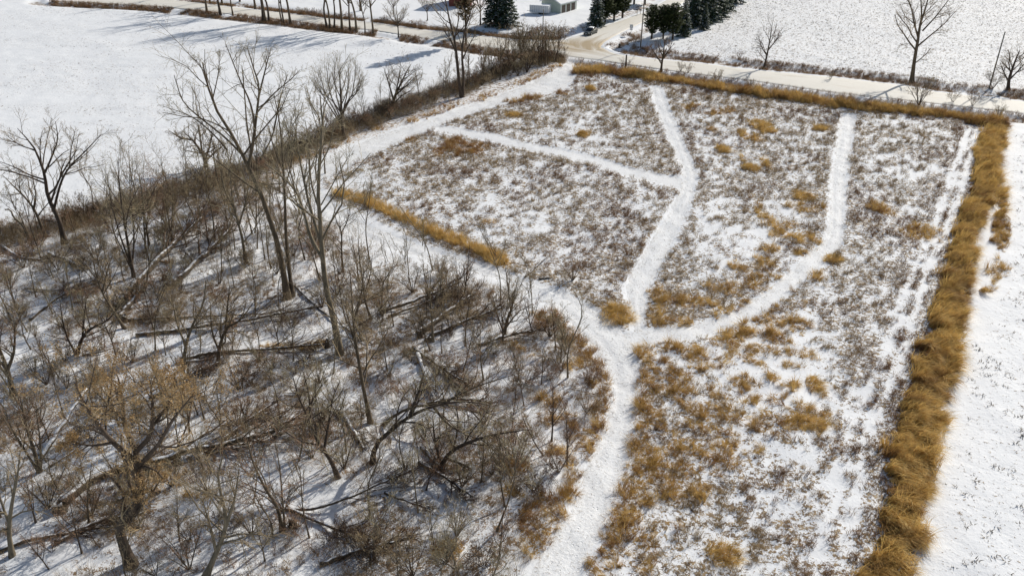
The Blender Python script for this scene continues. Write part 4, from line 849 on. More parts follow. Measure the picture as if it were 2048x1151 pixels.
for i, q in enumerate(fill(wp, 62, 3.4, 21, edge)):
    place(polep[i % 4], used, xy=q, label=where('slender tree', *q, (ss := rng.uniform(.65, 1.1)), .78, .97, ['pale ', 'brown ', 'grey ', 'brown '][i % 4]), s=ss, tilt=(rng.normal(0, .10), rng.normal(-.06, .10)), group='tall slender trees of the woodlot')
for i, q in enumerate(resample(hedge, 26)):
    x, y = q + rng.normal(0, 1.2, 2)
    if road_mask(np.array([x]), np.array([y]))[0] > -2.5: continue
    place(polep[i % 4], used, xy=(x, y), label=where('slender hedgerow tree', x, y, (ss := rng.uniform(.6, 1.0)), .7, .88, ['pale ', 'brown ', 'grey ', 'brown '][i % 4]), s=ss, tilt=(rng.normal(0, .08), rng.normal(0, .08)), group='tall slender trees of the hedgerow')
for i, (px, py) in enumerate([(470, 500), (505, 470), (530, 520), (455, 455), (545, 455), (610, 520), (625, 480), (600, 430), (480, 410), (520, 400), (560, 385), (430, 480), (640, 560), (445, 395), (590, 350), (650, 345)]):
    x, y = A(px, py); place(polep[i % 4], used, xy=(x, y), label=where('slender tree', x, y, (ss := rng.uniform(.9, 1.35)), 1.0, 1.2, ['pale ', 'brown ', 'grey ', 'tan '][i % 4]), s=ss, tilt=(rng.normal(0, .07), rng.normal(-.06, .07)), group='tall slender trees of the woodlot')
# hedgerow
for i, q in enumerate(resample(hedge, 64)):
    x, y = q + rng.normal(0, .9, 2)
    if road_mask(np.array([x]), np.array([y]))[0] > -2: continue
    place(brush[i % 3], used, xy=(x, y), label=where('dense hedgerow shrub', x, y, (ss := rng.uniform(.8, 1.4)), .98, 1.2, ['dark ', 'brown ', 'reddish '][i % 3]), s=ss, group='dense dark shrubs of the hedgerow')
for i, q in enumerate(resample(hedge, 40)):
    x, y = q + rng.normal(0, 1.2, 2)
    if road_mask(np.array([x]), np.array([y]))[0] > -2.5: continue
    big = 1.25 if q[0] > -8 else .85
    place(sap[i % 5], used, xy=(x, y), label=where('thin hedgerow tree', x, y, (ss := rng.uniform(.7, 1.15)), .85, 1.0, ['brown ', 'reddish ', 'pale ', 'brown ', 'grey '][i % 5]), s=ss * big, tilt=(rng.normal(0, .1), rng.normal(0, .1)), group='thin bare trees of the hedgerow')
# thick end of the hedgerow at the junction
EN = [(1095, 128), (1078, 132), (1060, 136), (1043, 138), (1026, 146), (1010, 150), (1100, 118), (1086, 120), (1068, 122), (1048, 128), (1032, 134), (1108, 126), (1118, 122), (1090, 132), (1070, 128), (1054, 144), (1036, 150), (1018, 140), (998, 148), (985, 158), (968, 160), (1000, 160), (1080, 116), (1062, 118)]
for i, (px, py) in enumerate(EN):
    place((sap + bush)[i % 9], used, px, py, label=where('hedgerow end tree' if i % 9 < 5 else 'hedgerow end shrub', *A(px, py), (ss := rng.uniform(.95, 1.4)), 1.08, 1.26, ['brown ', 'reddish ', 'pale ', 'brown ', 'grey ', 'reddish ', 'brown ', 'grey ', 'dark '][i % 9]), s=ss, group='bare trees at the junction end of the hedgerow')
for i, (px, py) in enumerate([(1100, 74), (1085, 76), (1068, 77), (1050, 78), (1118, 73), (1128, 72), (1034, 76), (1092, 70), (1075, 72)]):
    place(brush[i % 3], used, px, py, label=where('shrub beyond the road', *A(px, py), (ss := rng.uniform(1.0, 1.35)), 1.1, 1.23, ['dark ', 'brown ', 'reddish '][i % 3]), s=ss, group='shrubs of the thicket beyond the road')
for i, (px, py) in enumerate([(620, 31), (606, 27), (634, 34), (770, 46), (795, 50), (985, 56), (1008, 58), (1022, 60), (835, 54), (880, 59), (905, 62), (700, 38), (676, 36)]):
    place(brush[i % 3], used, px, py, label=where('low verge shrub', *A(px, py), (ss := rng.uniform(.55, .95)), .68, .82, ['dark ', 'brown ', 'reddish '][i % 3]), s=ss, group='low shrubs on the far verge')
for px, py, s, lb in [(1838, 208, 1.5, 'upright many stemmed shrub between the road and the golden grass strip at the right'), (1905, 205, .6, 'low spiky shrub by the road right of the upright shrub'), (1945, 212, .7, 'low spiky shrub second from the upright roadside shrub'), (1998, 232, .8, 'low spiky shrub at the corner of the grass bands'), (1433, 166, .85, 'cluster of thin upright shrub stems by the near road edge'), (1361, 143, .6, 'small shrub right of the twiggy roadside tree'), (1376, 146, .55, 'tiny shrub just right of the small roadside shrub'), (1499, 172, .6, 'thin shrub poking out of the golden strip'), (1294, 104, .6, 'small shrub at the foot of the utility pole'), (1985, 178, .95, 'thin bare shrub at the foot of the leaning pole'), (1660, 160, .5, 'single thin shrub on the far ditch bank'), (1478, 118, .5, 'small grey shrub at the corner of the stubble field'), (1252, 136, .7, 'vine like shrub around the dead post near the junction'), (1145, 560, .9, 'brown shrub in the meadow above the fork of the lanes')]:
    place(bush[rng.integers(0, 4)], used, px, py, label=lb, s=s)
for pr in sap + bush + brush + rows: pass

# ------------------------------------------------------------------ evergreens
def conifer(name, label, h, r, seed, mkey, group=None, kind='spruce', bare=.06, dens=1.0):
    rg = np.random.default_rng(seed); root = thing(name, label, 'evergreen tree', (0, 0, 0), group=group)
    V, F = tubes(np.array([[(0, 0, 0), (0, 0, h * .3), (0, 0, h * .7), (0, 0, h * .98)]], float), np.array([[r * .09, r * .07, r * .04, .02]]), 8)
    kid(link('trunk', mesh_np('trunk', V, F, [M['darkbark']], True), root), root)
    # boughs: start on trunk, droop outwards; needles as small ragged leaves along them
    nb = int(h * 13 * dens); t = bare + (1 - bare) * (np.arange(nb) + rg.uniform(0, 1, nb)) / nb
    if kind == 'spruce': L = r * (1 - t) ** .85 * rg.uniform(.75, 1.1, nb) + .15
    else: L = r * np.sin(np.clip((t - bare) / (1 - bare), 0.02, 1) * np.pi * .93 + .12) ** .6 * rg.uniform(.6, 1.15, nb) * (1 - .25 * t)
    a = np.arange(nb) * 2.399 + rg.normal(0, .2, nb); n = 5; s = np.linspace(0, 1, n)
    P = np.empty((nb, n, 3)); P[..., 0] = np.cos(a)[:, None] * L[:, None] * s; P[..., 1] = np.sin(a)[:, None] * L[:, None] * s
    dr = (-.35 if kind == 'spruce' else .25) ; P[..., 2] = h * t[:, None] * .97 + dr * L[:, None] * s ** 1.3 + (.10 * L[:, None] * s ** 3)
    V, F = tubes(P, np.linspace(.05, .012, n)[None].repeat(nb, 0), 3)
    kid(link('boughs', mesh_np('boughs', V, F, [M['darkbark']]), root), root)['kind'] = 'stuff'
    k = np.repeat(np.arange(nb), np.maximum((L * 34).astype(int), 6)); m = len(k); q = rg.uniform(.12, 1, m) ** .8; f = q * (n - 1); j = np.minimum(f.astype(int), n - 2); fr = (f - j)[:, None]
    c = P[k, j] * (1 - fr) + P[k, j + 1] * fr
    out = np.stack([np.cos(a[k]), np.sin(a[k]), np.full(m, -.15)], 1); side = np.stack([-np.sin(a[k]), np.cos(a[k]), np.zeros(m)], 1) * np.sign(rg.normal(size=m))[:, None]
    ln = (.22 + .30 * (1 - q)) * np.minimum(L[k], 2.2) * .55 + .12
    D = out * .55 + side * .85 + rg.normal(0, .25, (m, 3)) + np.array([0, 0, -.10 if kind == 'spruce' else .2]); D /= np.linalg.norm(D, axis=1, keepdims=True)
    Wd = np.cross(D, rg.normal(size=(m, 3)) * .35 + np.array([0, 0, 1.])); Wd /= np.linalg.norm(Wd, axis=1, keepdims=True)
    c = c + rg.normal(0, .06, (m, 3)); e = c + D * ln[:, None] * rg.uniform(.7, 1.3, m)[:, None]; md = (c + e) / 2; w = .09 + .05 * rg.uniform(0, 1, (m, 1))
    V = np.stack([c, md + Wd * w, e, md - Wd * w], 1).reshape(-1, 3); F = np.arange(len(V)).reshape(-1, 4)
    kid(link('needles', mesh_np('needles', V, F, [M[mkey]]), root), root)['kind'] = 'stuff'
    return root
sp = [conifer('spruce', 'x', 13, 3.1, 400 + i, 'needle') for i in range(2)]
pn = [conifer('pine', 'x', 8.5, 2.9, 410 + i, 'pine', None, 'pine', .16) for i in range(2)]
ru = conifer('pine', 'tall evergreen with rusty green foliage behind the twin trunked hedgerow tree', 17, 2.9, 420, 'rust', None, 'pine', .30, .6)
used.add('x'); place(ru, used, 932, 88, s=1)
for i, (px, py, s, lb) in enumerate([(989, 51, 1.1, 'left of the two dark snow dusted spruces on the lawn beyond the road'), (1012, 54, 1.15, 'right of the two dark snow dusted spruces on the lawn beyond the road'), (1192, 53, .85, 'snow dusted spruce standing behind the dark car'),
                                     (1366, 72, .72, 'dark spruce at the near end of the evergreen row along the stubble field'), (1384, 53, 1.05, 'second dark spruce in the evergreen row along the stubble field'), (1400, 48, 1.1, 'third dark spruce in the evergreen row along the stubble field'), (1417, 44, 1.1, 'fourth dark spruce in the evergreen row along the stubble field'), (1434, 36, 1.1, 'fifth dark spruce in the evergreen row along the stubble field'), (1448, 22, 1.0, 'sixth dark spruce in the evergreen row, left of a grey pole'), (1470, 6, 1.0, 'farthest dark spruce of the evergreen row at the top edge'), (1408, 60, .5, 'small dark spruce in front of the evergreen row')]):
    place(sp[i % 2], used, px, py, label=lb, s=s)
for i, (px, py, s, lb) in enumerate([(1303, 79, .92, 'open dark pine just right of the utility pole at the junction'), (1326, 78, .9, 'bushy pine next to the open one by the junction'), (1345, 80, .98, 'broad dark pine at the corner of the stubble field'), (1210, 45, .9, 'pine with bare lower trunk right of the snow dusted spruce'), (1228, 38, 1.0, 'pine behind the car, second from the snow dusted spruce'), (1245, 33, 1.1, 'broad dark pine with brown needles beneath it beyond the side road'), (1268, 8, 1.1, 'dark pine at the top edge left of the side road'), (1290, 6, 1.0, 'dark pine overhanging the side road at the top edge')]):
    place(pn[i % 2], used, px, py, label=lb, s=s)

# ------------------------------------------------------------------ fallen logs, stumps
def fallen(label, pts, r, snow=False, seed=0, lift=0, twigs=True):
    rg = np.random.default_rng(seed + 900); g = [A(*p) for p in pts]; n = len(g)
    P = np.array([[q[0], q[1], hpt(*q) + r * .7 + lift * i / max(n - 1, 1)] for i, q in enumerate(g)]); base = P[0].copy(); base[2] -= r
    root = thing('fallen_log', label, 'fallen tree', tuple(base)); Q = resample(smooth(P, 14) if n > 2 else P, 14) - base
    Q[1:-1] += rg.normal(0, r * .18, (12, 3)); rr = np.linspace(r, r * .45, 14) * rg.uniform(.9, 1.1, 14)
    Qe = np.vstack([Q[:1], Q, Q[-1:]]); Qe[0] += (Q[0] - Q[1]) * .01; Qe[-1] += (Q[-1] - Q[-2]) * .01; re = np.r_[.002, rr, .002]
    V, F = tubes(Qe[None], re[None], 8); kid(link('log', mesh_np('log', V, F, [M['snowlog' if snow else 'log']], True), root), root)
    if twigs:
        P1, R1 = children(Q[None, 5:], rr[None, 5:], 20, .62, .42, 6, rg, .02, .14, .1, .36); P1[..., 2] = np.maximum(P1[..., 2], .05); P2, R2 = children(P1, R1, 6, .5, .55, 4, rg, .02, .2, .2, .6); P3, R3 = children(P2, R2, 3, .5, .7, 3, rg, 0, .25, .2, .7)
        V, F = cat_([tubes(P1, R1, 4), tubes(P2, R2, 3), tubes(P3, R3, 3)]); kid(link('branches', mesh_np('branches', V, F, [M['darktwig']]), root), root)['kind'] = 'stuff'
LOGS = [
 ('thick dark fallen trunk slanting up through brush at middle left', [(226, 622), (288, 562), (345, 508), (408, 450)], .42, 0, .8),
 ('thick fallen trunk parallel and right of the slanting dark one', [(337, 579), (395, 535), (462, 472)], .38, 0, .6),
 ('short thick log below the slanting dark trunk', [(240, 640), (262, 610), (290, 578)], .36, 0, 0),
 ('snow covered log at far left below the field edge tree', [(97, 506), (130, 520), (170, 540)], .22, 1, 0),
 ('short snowy log touching the left edge below the field', [(5, 495), (40, 515), (85, 520)], .2, 1, 0),
 ('long thin fallen pole lying left to right at middle left', [(257, 641), (400, 637), (542, 634)], .15, 0, .2),
 ('long fallen trunk running from middle left toward the forked tree', [(272, 671), (400, 660), (520, 645), (640, 622)], .22, 0, .4),
 ('fallen trunk with a snowy side ending at the forked tree base', [(362, 722), (450, 708), (560, 702), (652, 693)], .22, 0, .3),
 ('short snowy log just below the one ending at the forked tree', [(352, 728), (400, 722), (432, 714)], .2, 1, 0),
 ('uppermost of the dark parallel logs near the curving lane', [(760, 628), (840, 608), (923, 578)], .24, 0, .9),
 ('second dark parallel log near the curving lane', [(777, 635), (840, 615), (902, 592)], .17, 0, .4),
 ('thick dark log slanting up below the parallel pair near the lane', [(842, 668), (895, 635), (955, 600)], .30, 0, .8),
 ('long dark log lowest of the parallel group near the lane', [(857, 676), (930, 650), (1003, 628)], .24, 0, .6),
 ('long fallen trunk crossing from the centre down to the right', [(826, 698), (870, 730), (931, 772)], .22, 0, .4),
 ('snow covered log pointing down at centre bottom woodlot', [(835, 711), (850, 750), (868, 800)], .24, 1, 0),
 ('snowy log lying between the two slim trees at bottom centre', [(678, 820), (700, 850), (728, 897)], .2, 1, 0),
 ('short dark log on open snow at bottom centre', [(844, 894), (862, 915), (886, 940)], .24, 0, 0),
 ('longest dark fallen tree lying across the lower left', [(118, 1018), (195, 962), (272, 942), (348, 924), (470, 896), (592, 861)], .40, 0, .5),
 ('snow topped broken snag at the left, leaning up to the right', [(80, 926), (120, 885), (150, 855), (186, 822)], .24, 1, 2.2),
 ('slim fallen branch right of the snow topped snag', [(98, 938), (140, 915), (185, 886)], .10, 0, .5),
 ('long fallen limb curving across the lower centre', [(560, 1020), (620, 1020), (687, 1007), (765, 976), (826, 955)], .16, 0, .8),
 ('fallen limb running down right at the bottom centre', [(572, 1016), (640, 1045), (700, 1072), (760, 1100)], .18, 0, .3),
 ('fallen limb ending at the dark brush at bottom centre', [(770, 985), (815, 1005), (861, 1024)], .14, 0, .3),
 ('fallen pole at far lower left by the bottom corner', [(0, 1105), (60, 1085), (150, 1070), (230, 1060)], .2, 0, .2),
 ('slanting dead pole leaning behind the forked tree', [(590, 575), (640, 620), (700, 665), (748, 690)], .13, 0, 0),
 ('fallen limb near the meadow fork beside the lane', [(1050, 556), (1075, 535), (1098, 516)], .12, 0, .3),
 ('small dark log in the snow beside the lane fork', [(1078, 559), (1105, 557)], .13, 0, 0),
 ('short fallen limb at middle left by the two stemmed tree', [(165, 712), (205, 708), (228, 700)], .12, 0, .2),
 ('crown of a fallen tree fanning out right of the snowy log at centre bottom', [(852, 806), (915, 800), (985, 812)], .2, 0, .5),
 ('fallen crown of dark branches spreading toward the dark brush at bottom centre', [(838, 925), (880, 950), (945, 1000)], .2, 0, .3),
 ('tangle of a fallen crown above the longest fallen tree', [(420, 905), (480, 860), (545, 822)], .2, 0, .6),
 ('fallen crown reaching right from the log group near the lane', [(955, 690), (1020, 675), (1090, 668)], .18, 0, .5),
 ('fallen crown lying below the leafy tree in the bottom left', [(110, 1090), (200, 1050), (290, 1035)], .2, 0, .4),
 ('dark fallen crown along the bottom edge left of the grass clumps', [(640, 1130), (730, 1100), (830, 1085)], .22, 0, .5),
 ('fallen crown between the leafy tree and the straight grey trunk', [(300, 800), (360, 770), (440, 735)], .2, 0, .5),
 ('fallen crown left of the thick slanting trunk at middle left', [(60, 640), (120, 600), (200, 575)], .2, 0, .5),
 ('log lying beside the thin poles at middle left', [(50, 576), (110, 580), (185, 570)], .13, 1, 0),
]
for i, (lb, pts, r, sn, lf_) in enumerate(LOGS): fallen(lb, pts, r, bool(sn), i, lf_, r > .13 and not (sn and lf_ > 1))
ST = [(118, 1022, .42, 'dark uprooted stump at the butt of the longest fallen tree'), (857, 682, .35, 'dark stump at the foot of the parallel logs'), (840, 674, .3, 'stump left of the dark one at the parallel logs'), (250, 642, .35, 'low dark stump below the thick slanting trunk'), (655, 692, .25, 'small stump left of the forked tree base'), (330, 560, .3, 'stump between the two thick slanting trunks'), (586, 1050, .3, 'stump right of the three stemmed tree'), (1239, 92, .25, 'small dark stub on the snowy corner by the junction')]
for i, (px, py, r, lb) in enumerate(ST):
    rg = np.random.default_rng(i + 70); x, y = A(px, py); root = thing('stump', lb, 'stump', (x, y, hpt(x, y) - .1)); hh = rg.uniform(.6, 1.0)
    a = np.arange(10) * 2 * np.pi / 10; V = []; 
    for z, s in ((0, 1.6), (.2, 1.1), (hh * .6, .95), (hh, .9)):
        for k in range(10): V.append((r * s * math.cos(a[k]) * rg.uniform(.9, 1.1), r * s * math.sin(a[k]) * rg.uniform(.9, 1.1), z + (rg.uniform(-.15, .15) if z == hh else 0)))
    V.append((0, 0, hh - .1)); F = [(q * 10 + k, q * 10 + (k + 1) % 10, q * 10 + 10 + (k + 1) % 10, q * 10 + 10 + k) for q in range(3) for k in range(10)] + [(30 + k, 30 + (k + 1) % 10, 40) for k in range(10)]
    me = bpy.data.meshes.new('wood'); me.from_pydata(V, [], F); me.materials.append(M['log']); link('wood', me, root)

# single grass clumps that stand apart
def clump(px, py, rx, ry, tone, label, seed):
    rg = np.random.default_rng(seed); x, y = A(px, py); ax = abs(A(px + rx, py)[0] - x); ay = abs(A(px, py - ry)[1] - A(px, py + ry)[1]) / 2
    V, F = blades(rg, int(260 * ax * ay) + 160, .85, 1, .9, .026, (.5, -.35), segs=3, hv=.6); k = V.shape[0] // 8; jj = 1 + .35 * np.sin(np.arange(k) * 1.7)
    off = V.reshape(k, 8, 3); c = off[:, :1, :2].copy(); wq = np.repeat(.65 + .9 * fbm(c[:, 0, 0] * 3 + seed, c[:, 0, 1] * 3, 1.0, 5, 2), 1)[:, None]; off[..., 0] += c[..., 0] * (ax * wq - 1); off[..., 1] += c[..., 1] * (ay * wq - 1)
    q = np.clip(1 - (c[:, 0, 0] ** 2 + c[:, 0, 1] ** 2), .15, 1) ** .4; off[..., 2] *= q[:, None]
    m = M['gold']; o = link('grass_clump', mesh_np('grass_clump', off.reshape(-1, 3), F, [m]), None, (x, y, hpt(x, y) - .03)); tag(o, label, 'grass clump')
for i, a in enumerate([(1525, 252, 19, 12, 0, 'round golden grass clump standing alone in the upper right meadow'), (1445, 298, 13, 7, 0, 'small golden clump left of the curved clumps in the upper meadow'), (1500, 334, 18, 6, 0, 'curved golden clump bordering a bare snow spot'), (1445, 1106, 30, 22, 0, 'isolated dome of golden grass at the bottom edge right of the lane'), (1232, 630, 30, 18, 0, 'golden grass clump between the lane and the footpath fork'), (1027, 228, 12, 5, 0, 'small tan clump in the far left meadow'), (1163, 268, 10, 5, 0, 'tan clump in the upper middle of the meadow'), (1665, 518, 17, 8, 0, 'golden clump touching the right path at its bend'), (1628, 767, 16, 14, 0, 'upright round clump at the right of the lodged area'), (1608, 845, 42, 14, 0, 'wide golden clump lying low at the bottom of the open snow'), (1180, 178, 8, 4, 0, 'tiny tan clump near the top of the meadow'), (1640, 258, 14, 3, 0, 'thin tan clump left of the right path near its top'), (1605, 393, 18, 8, 0, 'golden clump on the left of the right path in its upper half')]): clump(*a[:5], a[5], 500 + i)

# ------------------------------------------------------------------ buildings, car, poles, sign
P_green = m_plain('pale_green_siding', (.50, .56, .47), (.56, .62, .53), 2, .6)
P_white = m_plain('white_paint', (.74, .76, .78), (.80, .81, .82), 2, .5)
P_door = m_plain('brown_door', (.10, .075, .06), (.15, .115, .09), 3, .6)
P_snow = m_plain('roof_snow', (.80, .82, .85), SNOW, .8, .8)
P_red = m_plain('barn_red', (.20, .05, .035), (.27, .075, .05), 2, .7)
P_grey = m_plain('pole_wood', (.17, .15, .12), (.28, .25, .21), 4, .9)
P_dark = m_plain('dark_rubber', (.02, .02, .02), (.035, .035, .035), 5, .8)
P_metal = m_plain('grey_metal', (.35, .36, .37), (.45, .46, .47), 5, .4)
P_wire = m_plain('wire', (.12, .12, .12), (.18, .18, .18), 5, .5)
c0 = A(1121, 27.5); c1 = A(1153, 19); d = (c1 - c0); Lw = np.linalg.norm(d); az = math.atan2(d[1], d[0])
g = thing('garage', 'pale green garage with snowy gable roof and three dark doors at the top', 'building', (c0[0], c0[1], .0), az)
dep = 6.2; eh = 2.35; rh = 3.75
# local x along the door wall, local y back (to the left of it)
MB().box(0, Lw, .0, .15, 0, eh).build('door_wall', P_green, g); MB().box(0, Lw, dep - .15, dep, 0, eh).build('back_wall', P_green, g)
for x0, nm in ((0, 'gable_wall'), (Lw - .15, 'gable_wall')):
    MB().add([(x0, .151, 0), (x0, dep - .151, 0), (x0, dep - .151, eh), (x0, dep / 2, rh), (x0, .151, eh), (x0 + .15, .151, 0), (x0 + .15, dep - .151, 0), (x0 + .15, dep - .151, eh), (x0 + .15, dep / 2, rh), (x0 + .15, .151, eh)],
             [(4, 3, 2, 1, 0), (5, 6, 7, 8, 9), (0, 1, 6, 5), (1, 2, 7, 6), (2, 3, 8, 7), (3, 4, 9, 8), (4, 0, 5, 9)]).build(nm, P_green, g)
for s in (0, 1):
    y0, y1 = (-.35, dep / 2) if s == 0 else (dep + .35, dep / 2); ze = eh - .1
    f = [(0, 1, 2, 3), (7, 6, 5, 4), (0, 4, 5, 1), (1, 5, 6, 2), (2, 6, 7, 3), (3, 7, 4, 0)]
    MB().add([(-.4, y0, ze), (Lw + .4, y0, ze), (Lw + .4, y1, rh + .02), (-.4, y1, rh + .02), (-.4, y0, ze + .22), (Lw + .4, y0, ze + .22), (Lw + .4, y1, rh + .25), (-.4, y1, rh + .25)], f).build('roof', P_snow, g)
    MB().add([(-.46, y0, ze - .05), (-.41, y0, ze - .05), (-.41, y1, rh - .03), (-.46, y1, rh - .03), (-.46, y0, ze + .17), (-.41, y0, ze + .17), (-.41, y1, rh + .2), (-.46, y1, rh + .2)], f).build('trim', P_white, g)
for k in range(3):
    x0 = .5 + k * (Lw - .7) / 3; x1 = x0 + (Lw - .7) / 3 - .55
    dr = MB().box(x0, x1, -.05, -.01, 0, 1.9).build('door', P_door, g)
    for z in (.48, .95, 1.42): MB().box(x0 + .05, x1 - .05, -.07, -.052, z - .02, z + .02).build('door_rail', P_dark, dr)
    MB().box(x1 + .02, x1 + .18, -.06, -.012, 0, 2.0).build('trim', P_white, g)
MB().box(.0, .16, -.06, -.012, 0, 2.2).build('trim', P_white, g)
q0 = A(1059, 28); q1 = A(1097, 30.5); dd = q1 - q0; Lt = np.linalg.norm(dd)
t = thing('box_trailer', 'white ribbed box trailer parked on the snow beside the green garage', 'trailer', (q0[0], q0[1], 0), math.atan2(dd[1], dd[0]))
MB().box(0, Lt, 0, 2.3, .45, 2.15).build('body', P_white, t)
rib0 = None
for k in range(9):
    rx = .15 + k * (Lt - .3) / 8
    if rib0 is None: rib0 = MB().box(-.03, .03, -.045, -.003, .5, 2.1).build('rib', P_metal, t); rib0.location = (rx, 0, 0)
    else:
        r_ = rib0.copy(); COL.objects.link(r_); r_.location = (rx, 0, 0)
MB().box(0.02, Lt - .02, .02, 2.28, 2.153, 2.24).build('roof_snow', P_snow, t)
for wx in (Lt * .55, Lt * .68):
    for wy in (.1, 2.0): MB().cyl((wx, wy, .36), (wx, wy + .2, .36), .36, k=14).build('wheel', P_dark, t)
MB().box(-1.0, -.01, 1.05, 1.2, .5, .6).build('hitch', P_metal, t)
b0 = A(898, 14); bt = thing('barn', 'dark red barn corner at the top edge behind the lawn', 'building', (b0[0], b0[1], 0), R(4))
MB().box(0, 6, 0, 8, 0, 4.5).build('wall', P_red, bt)
MB().add([(-.3, -.4, 4.45), (6.3, -.4, 4.45), (6.3, 4, 7), (-.3, 4, 7), (-.3, -.4, 4.65), (6.3, -.4, 4.65), (6.3, 4, 7.2), (-.3, 4, 7.2)], [(3, 2, 1, 0), (4, 5, 6, 7), (0, 1, 5, 4), (1, 2, 6, 5), (2, 3, 7, 6), (3, 0, 4, 7)]).build('roof', P_snow, bt)
MB().add([(-.3, 8.4, 4.45), (6.3, 8.4, 4.45), (6.3, 4, 7), (-.3, 4, 7), (-.3, 8.4, 4.65), (6.3, 8.4, 4.65), (6.3, 4, 7.2), (-.3, 4, 7.2)], [(0, 1, 2, 3), (7, 6, 5, 4), (0, 4, 5, 1), (1, 5, 6, 2), (2, 6, 7, 3), (3, 7, 4, 0)]).build('roof', P_snow, bt)

# car: nose towards the junction (down-left)
P_car = m_plain('dark_green_grey_paint', (.045, .055, .055), (.06, .07, .068), 2, .3); P_glass = m_plain('car_glass', (.01, .012, .015), (.015, .018, .02), 2, .08)
P_lamp = m_plain('lamp_glass', (.6, .6, .58), (.7, .7, .68), 5, .2); P_tail = m_plain('tail_glass', (.25, .01, .01), (.3, .02, .02), 5, .3); P_csnow = m_plain('car_snow', (.7, .72, .75), SNOW, 2, .8)
cc = A(1181, 69); ca0 = A(1172, 72); ca1 = A(1190, 64); cz = math.atan2(*(ca0 - ca1)[::-1])
car = thing('car', 'dark grey sedan waiting on the side road at the junction', 'car', (cc[0], cc[1], .13), cz)
def loft(secs):
    """secs: list of (x, [(y, z)...]) with equal counts, mirrored in y"""
    V = []; F = []
    for x, pr in secs:
        for y, z in pr: V.append((x, y, z))
        for y, z in reversed(pr): V.append((x, -y, z))
    n = len(secs[0][1]) * 2
    for i in range(len(secs) - 1):
        for k in range(n): F.append((i * n + k, i * n + (k + 1) % n, (i + 1) * n + (k + 1) % n, (i + 1) * n + k))
    F += [tuple(reversed(range(n))), tuple((len(secs) - 1) * n + k for k in range(n))]
    return V, F
def body(x, w, zb, zs, zt): return (x, [(w * .86, zb), (w, zb + .15), (w, zs), (w * .9, zt)])
MB().add(*loft([body(-2.3, .70, .38, .60, .70), body(-2.2, .82, .28, .72, .95), body(-1.6, .90, .24, .78, 1.0), body(-.8, .92, .24, .8, .98), body(.4, .92, .24, .78, .95), body(1.3, .90, .24, .72, .86), body(2.0, .84, .26, .62, .74), body(2.28, .68, .36, .52, .6)])).build('body', P_car, car, True, .03)
MB().add(*loft([(-1.75, [(.70, .93), (.70, .95), (.66, .96), (.6, .965)]), (-1.0, [(.80, .93), (.74, 1.2), (.66, 1.34), (.5, 1.37)]), (.0, [(.82, .93), (.76, 1.22), (.68, 1.40), (.5, 1.43)]), (.55, [(.80, .93), (.74, 1.15), (.66, 1.32), (.5, 1.34)]), (1.25, [(.74, .86), (.72, .88), (.68, .885), (.6, .89)])])).build('window', P_glass, car, True)
MB().add(*loft([(-1.15, [(.62, 1.345), (.60, 1.36), (.5, 1.37), (.4, 1.375)]), (-.1, [(.66, 1.41), (.64, 1.44), (.5, 1.45), (.4, 1.455)]), (.5, [(.62, 1.36), (.60, 1.37), (.5, 1.375), (.4, 1.38)])])).build('roof', P_car, car, True)
MB().box(-1.05, .1, -.52, .52, 1.462, 1.482).build('roof_snow', P_csnow, car); MB().box(-2.1, -1.62, -.6, .6, 1.015, 1.04).build('boot_snow', P_csnow, car)
for x in (-1.4, 1.42):
    for s in (-1, 1):
        w_ = MB().cyl((x, s * .74, .33), (x, s * .95, .33), .33, k=16).build('wheel', P_dark, car); MB().cyl((x, s * .951, .33), (x, s * .965, .33), .19, k=12).build('rim', P_metal, w_)
for s in (-1, 1):
    MB().box(2.08, 2.24, s * .62 - .14, s * .62 + .14, .6, .72).build('headlight', P_lamp, car); MB().box(-2.3, -2.16, s * .62 - .13, s * .62 + .13, .74, .88).build('tail_light', P_tail, car)
    MB().box(.75, .95, s * 1.0 - .09, s * 1.0 + .09, .95, 1.08).build('mirror', P_car, car)
MB().box(2.2, 2.31, -.25, .25, .4, .5).build('licence_plate', P_white, car)

def pole(label, base, top, hgt, arm=True, r=.16, armaz=0):
    x, y = A(*base); root = thing('utility_pole', label, 'utility pole', (x, y, hpt(x, y)))
    tx, tz = top; MB().cyl((0, 0, -.2), (tx, 0, hgt), r, r * .65, 10).build('post', P_grey, root, True)
    pts = []
    if arm:
        c, s = math.cos(armaz), math.sin(armaz)
        for dz in (.35, ):
            z = hgt - dz; ax = tx * z / hgt
            b = MB().cyl((ax - 1.25 * c, -1.25 * s - .2, z), (ax + 1.25 * c, 1.25 * s - .2, z), .065, k=6).build('crossarm', P_grey, root)
            for u in (-1.1, -.45, .45, 1.1):
                MB().cyl((ax + u * c, u * s - .2, z + .06), (ax + u * c, u * s - .2, z + .28), .06, .04, 6).build('insulator', P_metal, root); pts.append((x + ax + u * c, y + u * s - .2, hpt(x, y) + z + .28))
    return pts
pa = pole('tall utility pole with crossarm at the corner of the junction', (1281, 95), (.15, 0), 11.2, True, .16, R(-25))
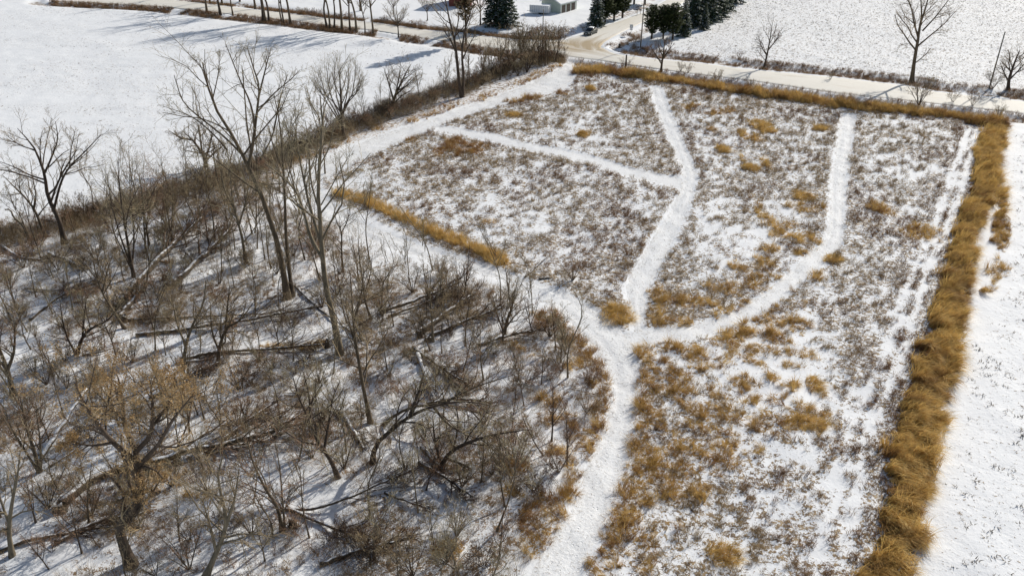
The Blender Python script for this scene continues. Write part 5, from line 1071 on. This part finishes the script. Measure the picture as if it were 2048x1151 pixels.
pb = pole('grey utility pole at the far end of the evergreen row', (1454, 17), (.1, 0), 11.2, True, .15, R(-25))
pc = pole('slim grey pole rising from the thick end of the hedgerow', (1084, 128), (.1, 0), 11.0, False, .13)
pole('bare wooden pole leaning right beyond the road at the right edge', (1978, 178), (.25, 0), 10.6, False, .15)
for i in range(4):
    a = np.array(pa[i]); b = np.array(pb[i]); tt = np.linspace(0, 1, 16)[:, None]; P = a * (1 - tt) + b * tt; P[:, 2] -= 1.2 * 4 * (tt * (1 - tt))[:, 0]
    V, F = tubes(P[None], np.full((1, 16), .014), 4); o = link('power_line', mesh_np('power_line', V, F, [P_wire])); tag(o, 'thin wire strung between the junction pole and the far pole', 'wire', 'power lines above the side road')
# warning sign seen near the pole
x, y = A(1262, 68); sg = thing('road_sign', 'small pale sign on a thin post beside the side road', 'sign', (x, y, hpt(x, y)), R(-14))
MB().cyl((0, 0, -.1), (0, 0, 2.6), .045, k=6).build('post', P_metal, sg)
MB().box(-.38, .38, -.07, -.048, 1.75, 2.6).build('sign_plate', P_white, sg); MB().box(-.30, .30, -.07, -.048, 1.3, 1.7).build('sign_plate', P_white, sg)
x, y = A(1274, 30)
for k in range(2):
    mbx = thing('mailbox', ['left mailbox of the pair beside the far side road', 'right mailbox of the pair beside the far side road'][k], 'mailbox', (x + k * .8, y, hpt(x, y)), R(-20))
    MB().box(-.05, .05, -.05, .05, -.1, 1.1).build('post', P_grey, mbx)
    MB().add(*loft([(-.28, [(.13, 1.1), (.13, 1.25), (.09, 1.33), (.03, 1.36)]), (.28, [(.13, 1.1), (.13, 1.25), (.09, 1.33), (.03, 1.36)])])).build('box', P_dark, mbx, False); MB().box(.0, .02, .14, .16, 1.2, 1.42).build('flag', P_red, mbx)
x, y = A(1251, 137); pp_ = thing('wooden_post', 'dark broken post wrapped in twigs at the near edge of the road', 'post', (x, y, hpt(x, y)))
MB().cyl((0, 0, -.1), (.05, 0, 3.2), .2, .15, 9).build('post', M['darkbark'], pp_, True)
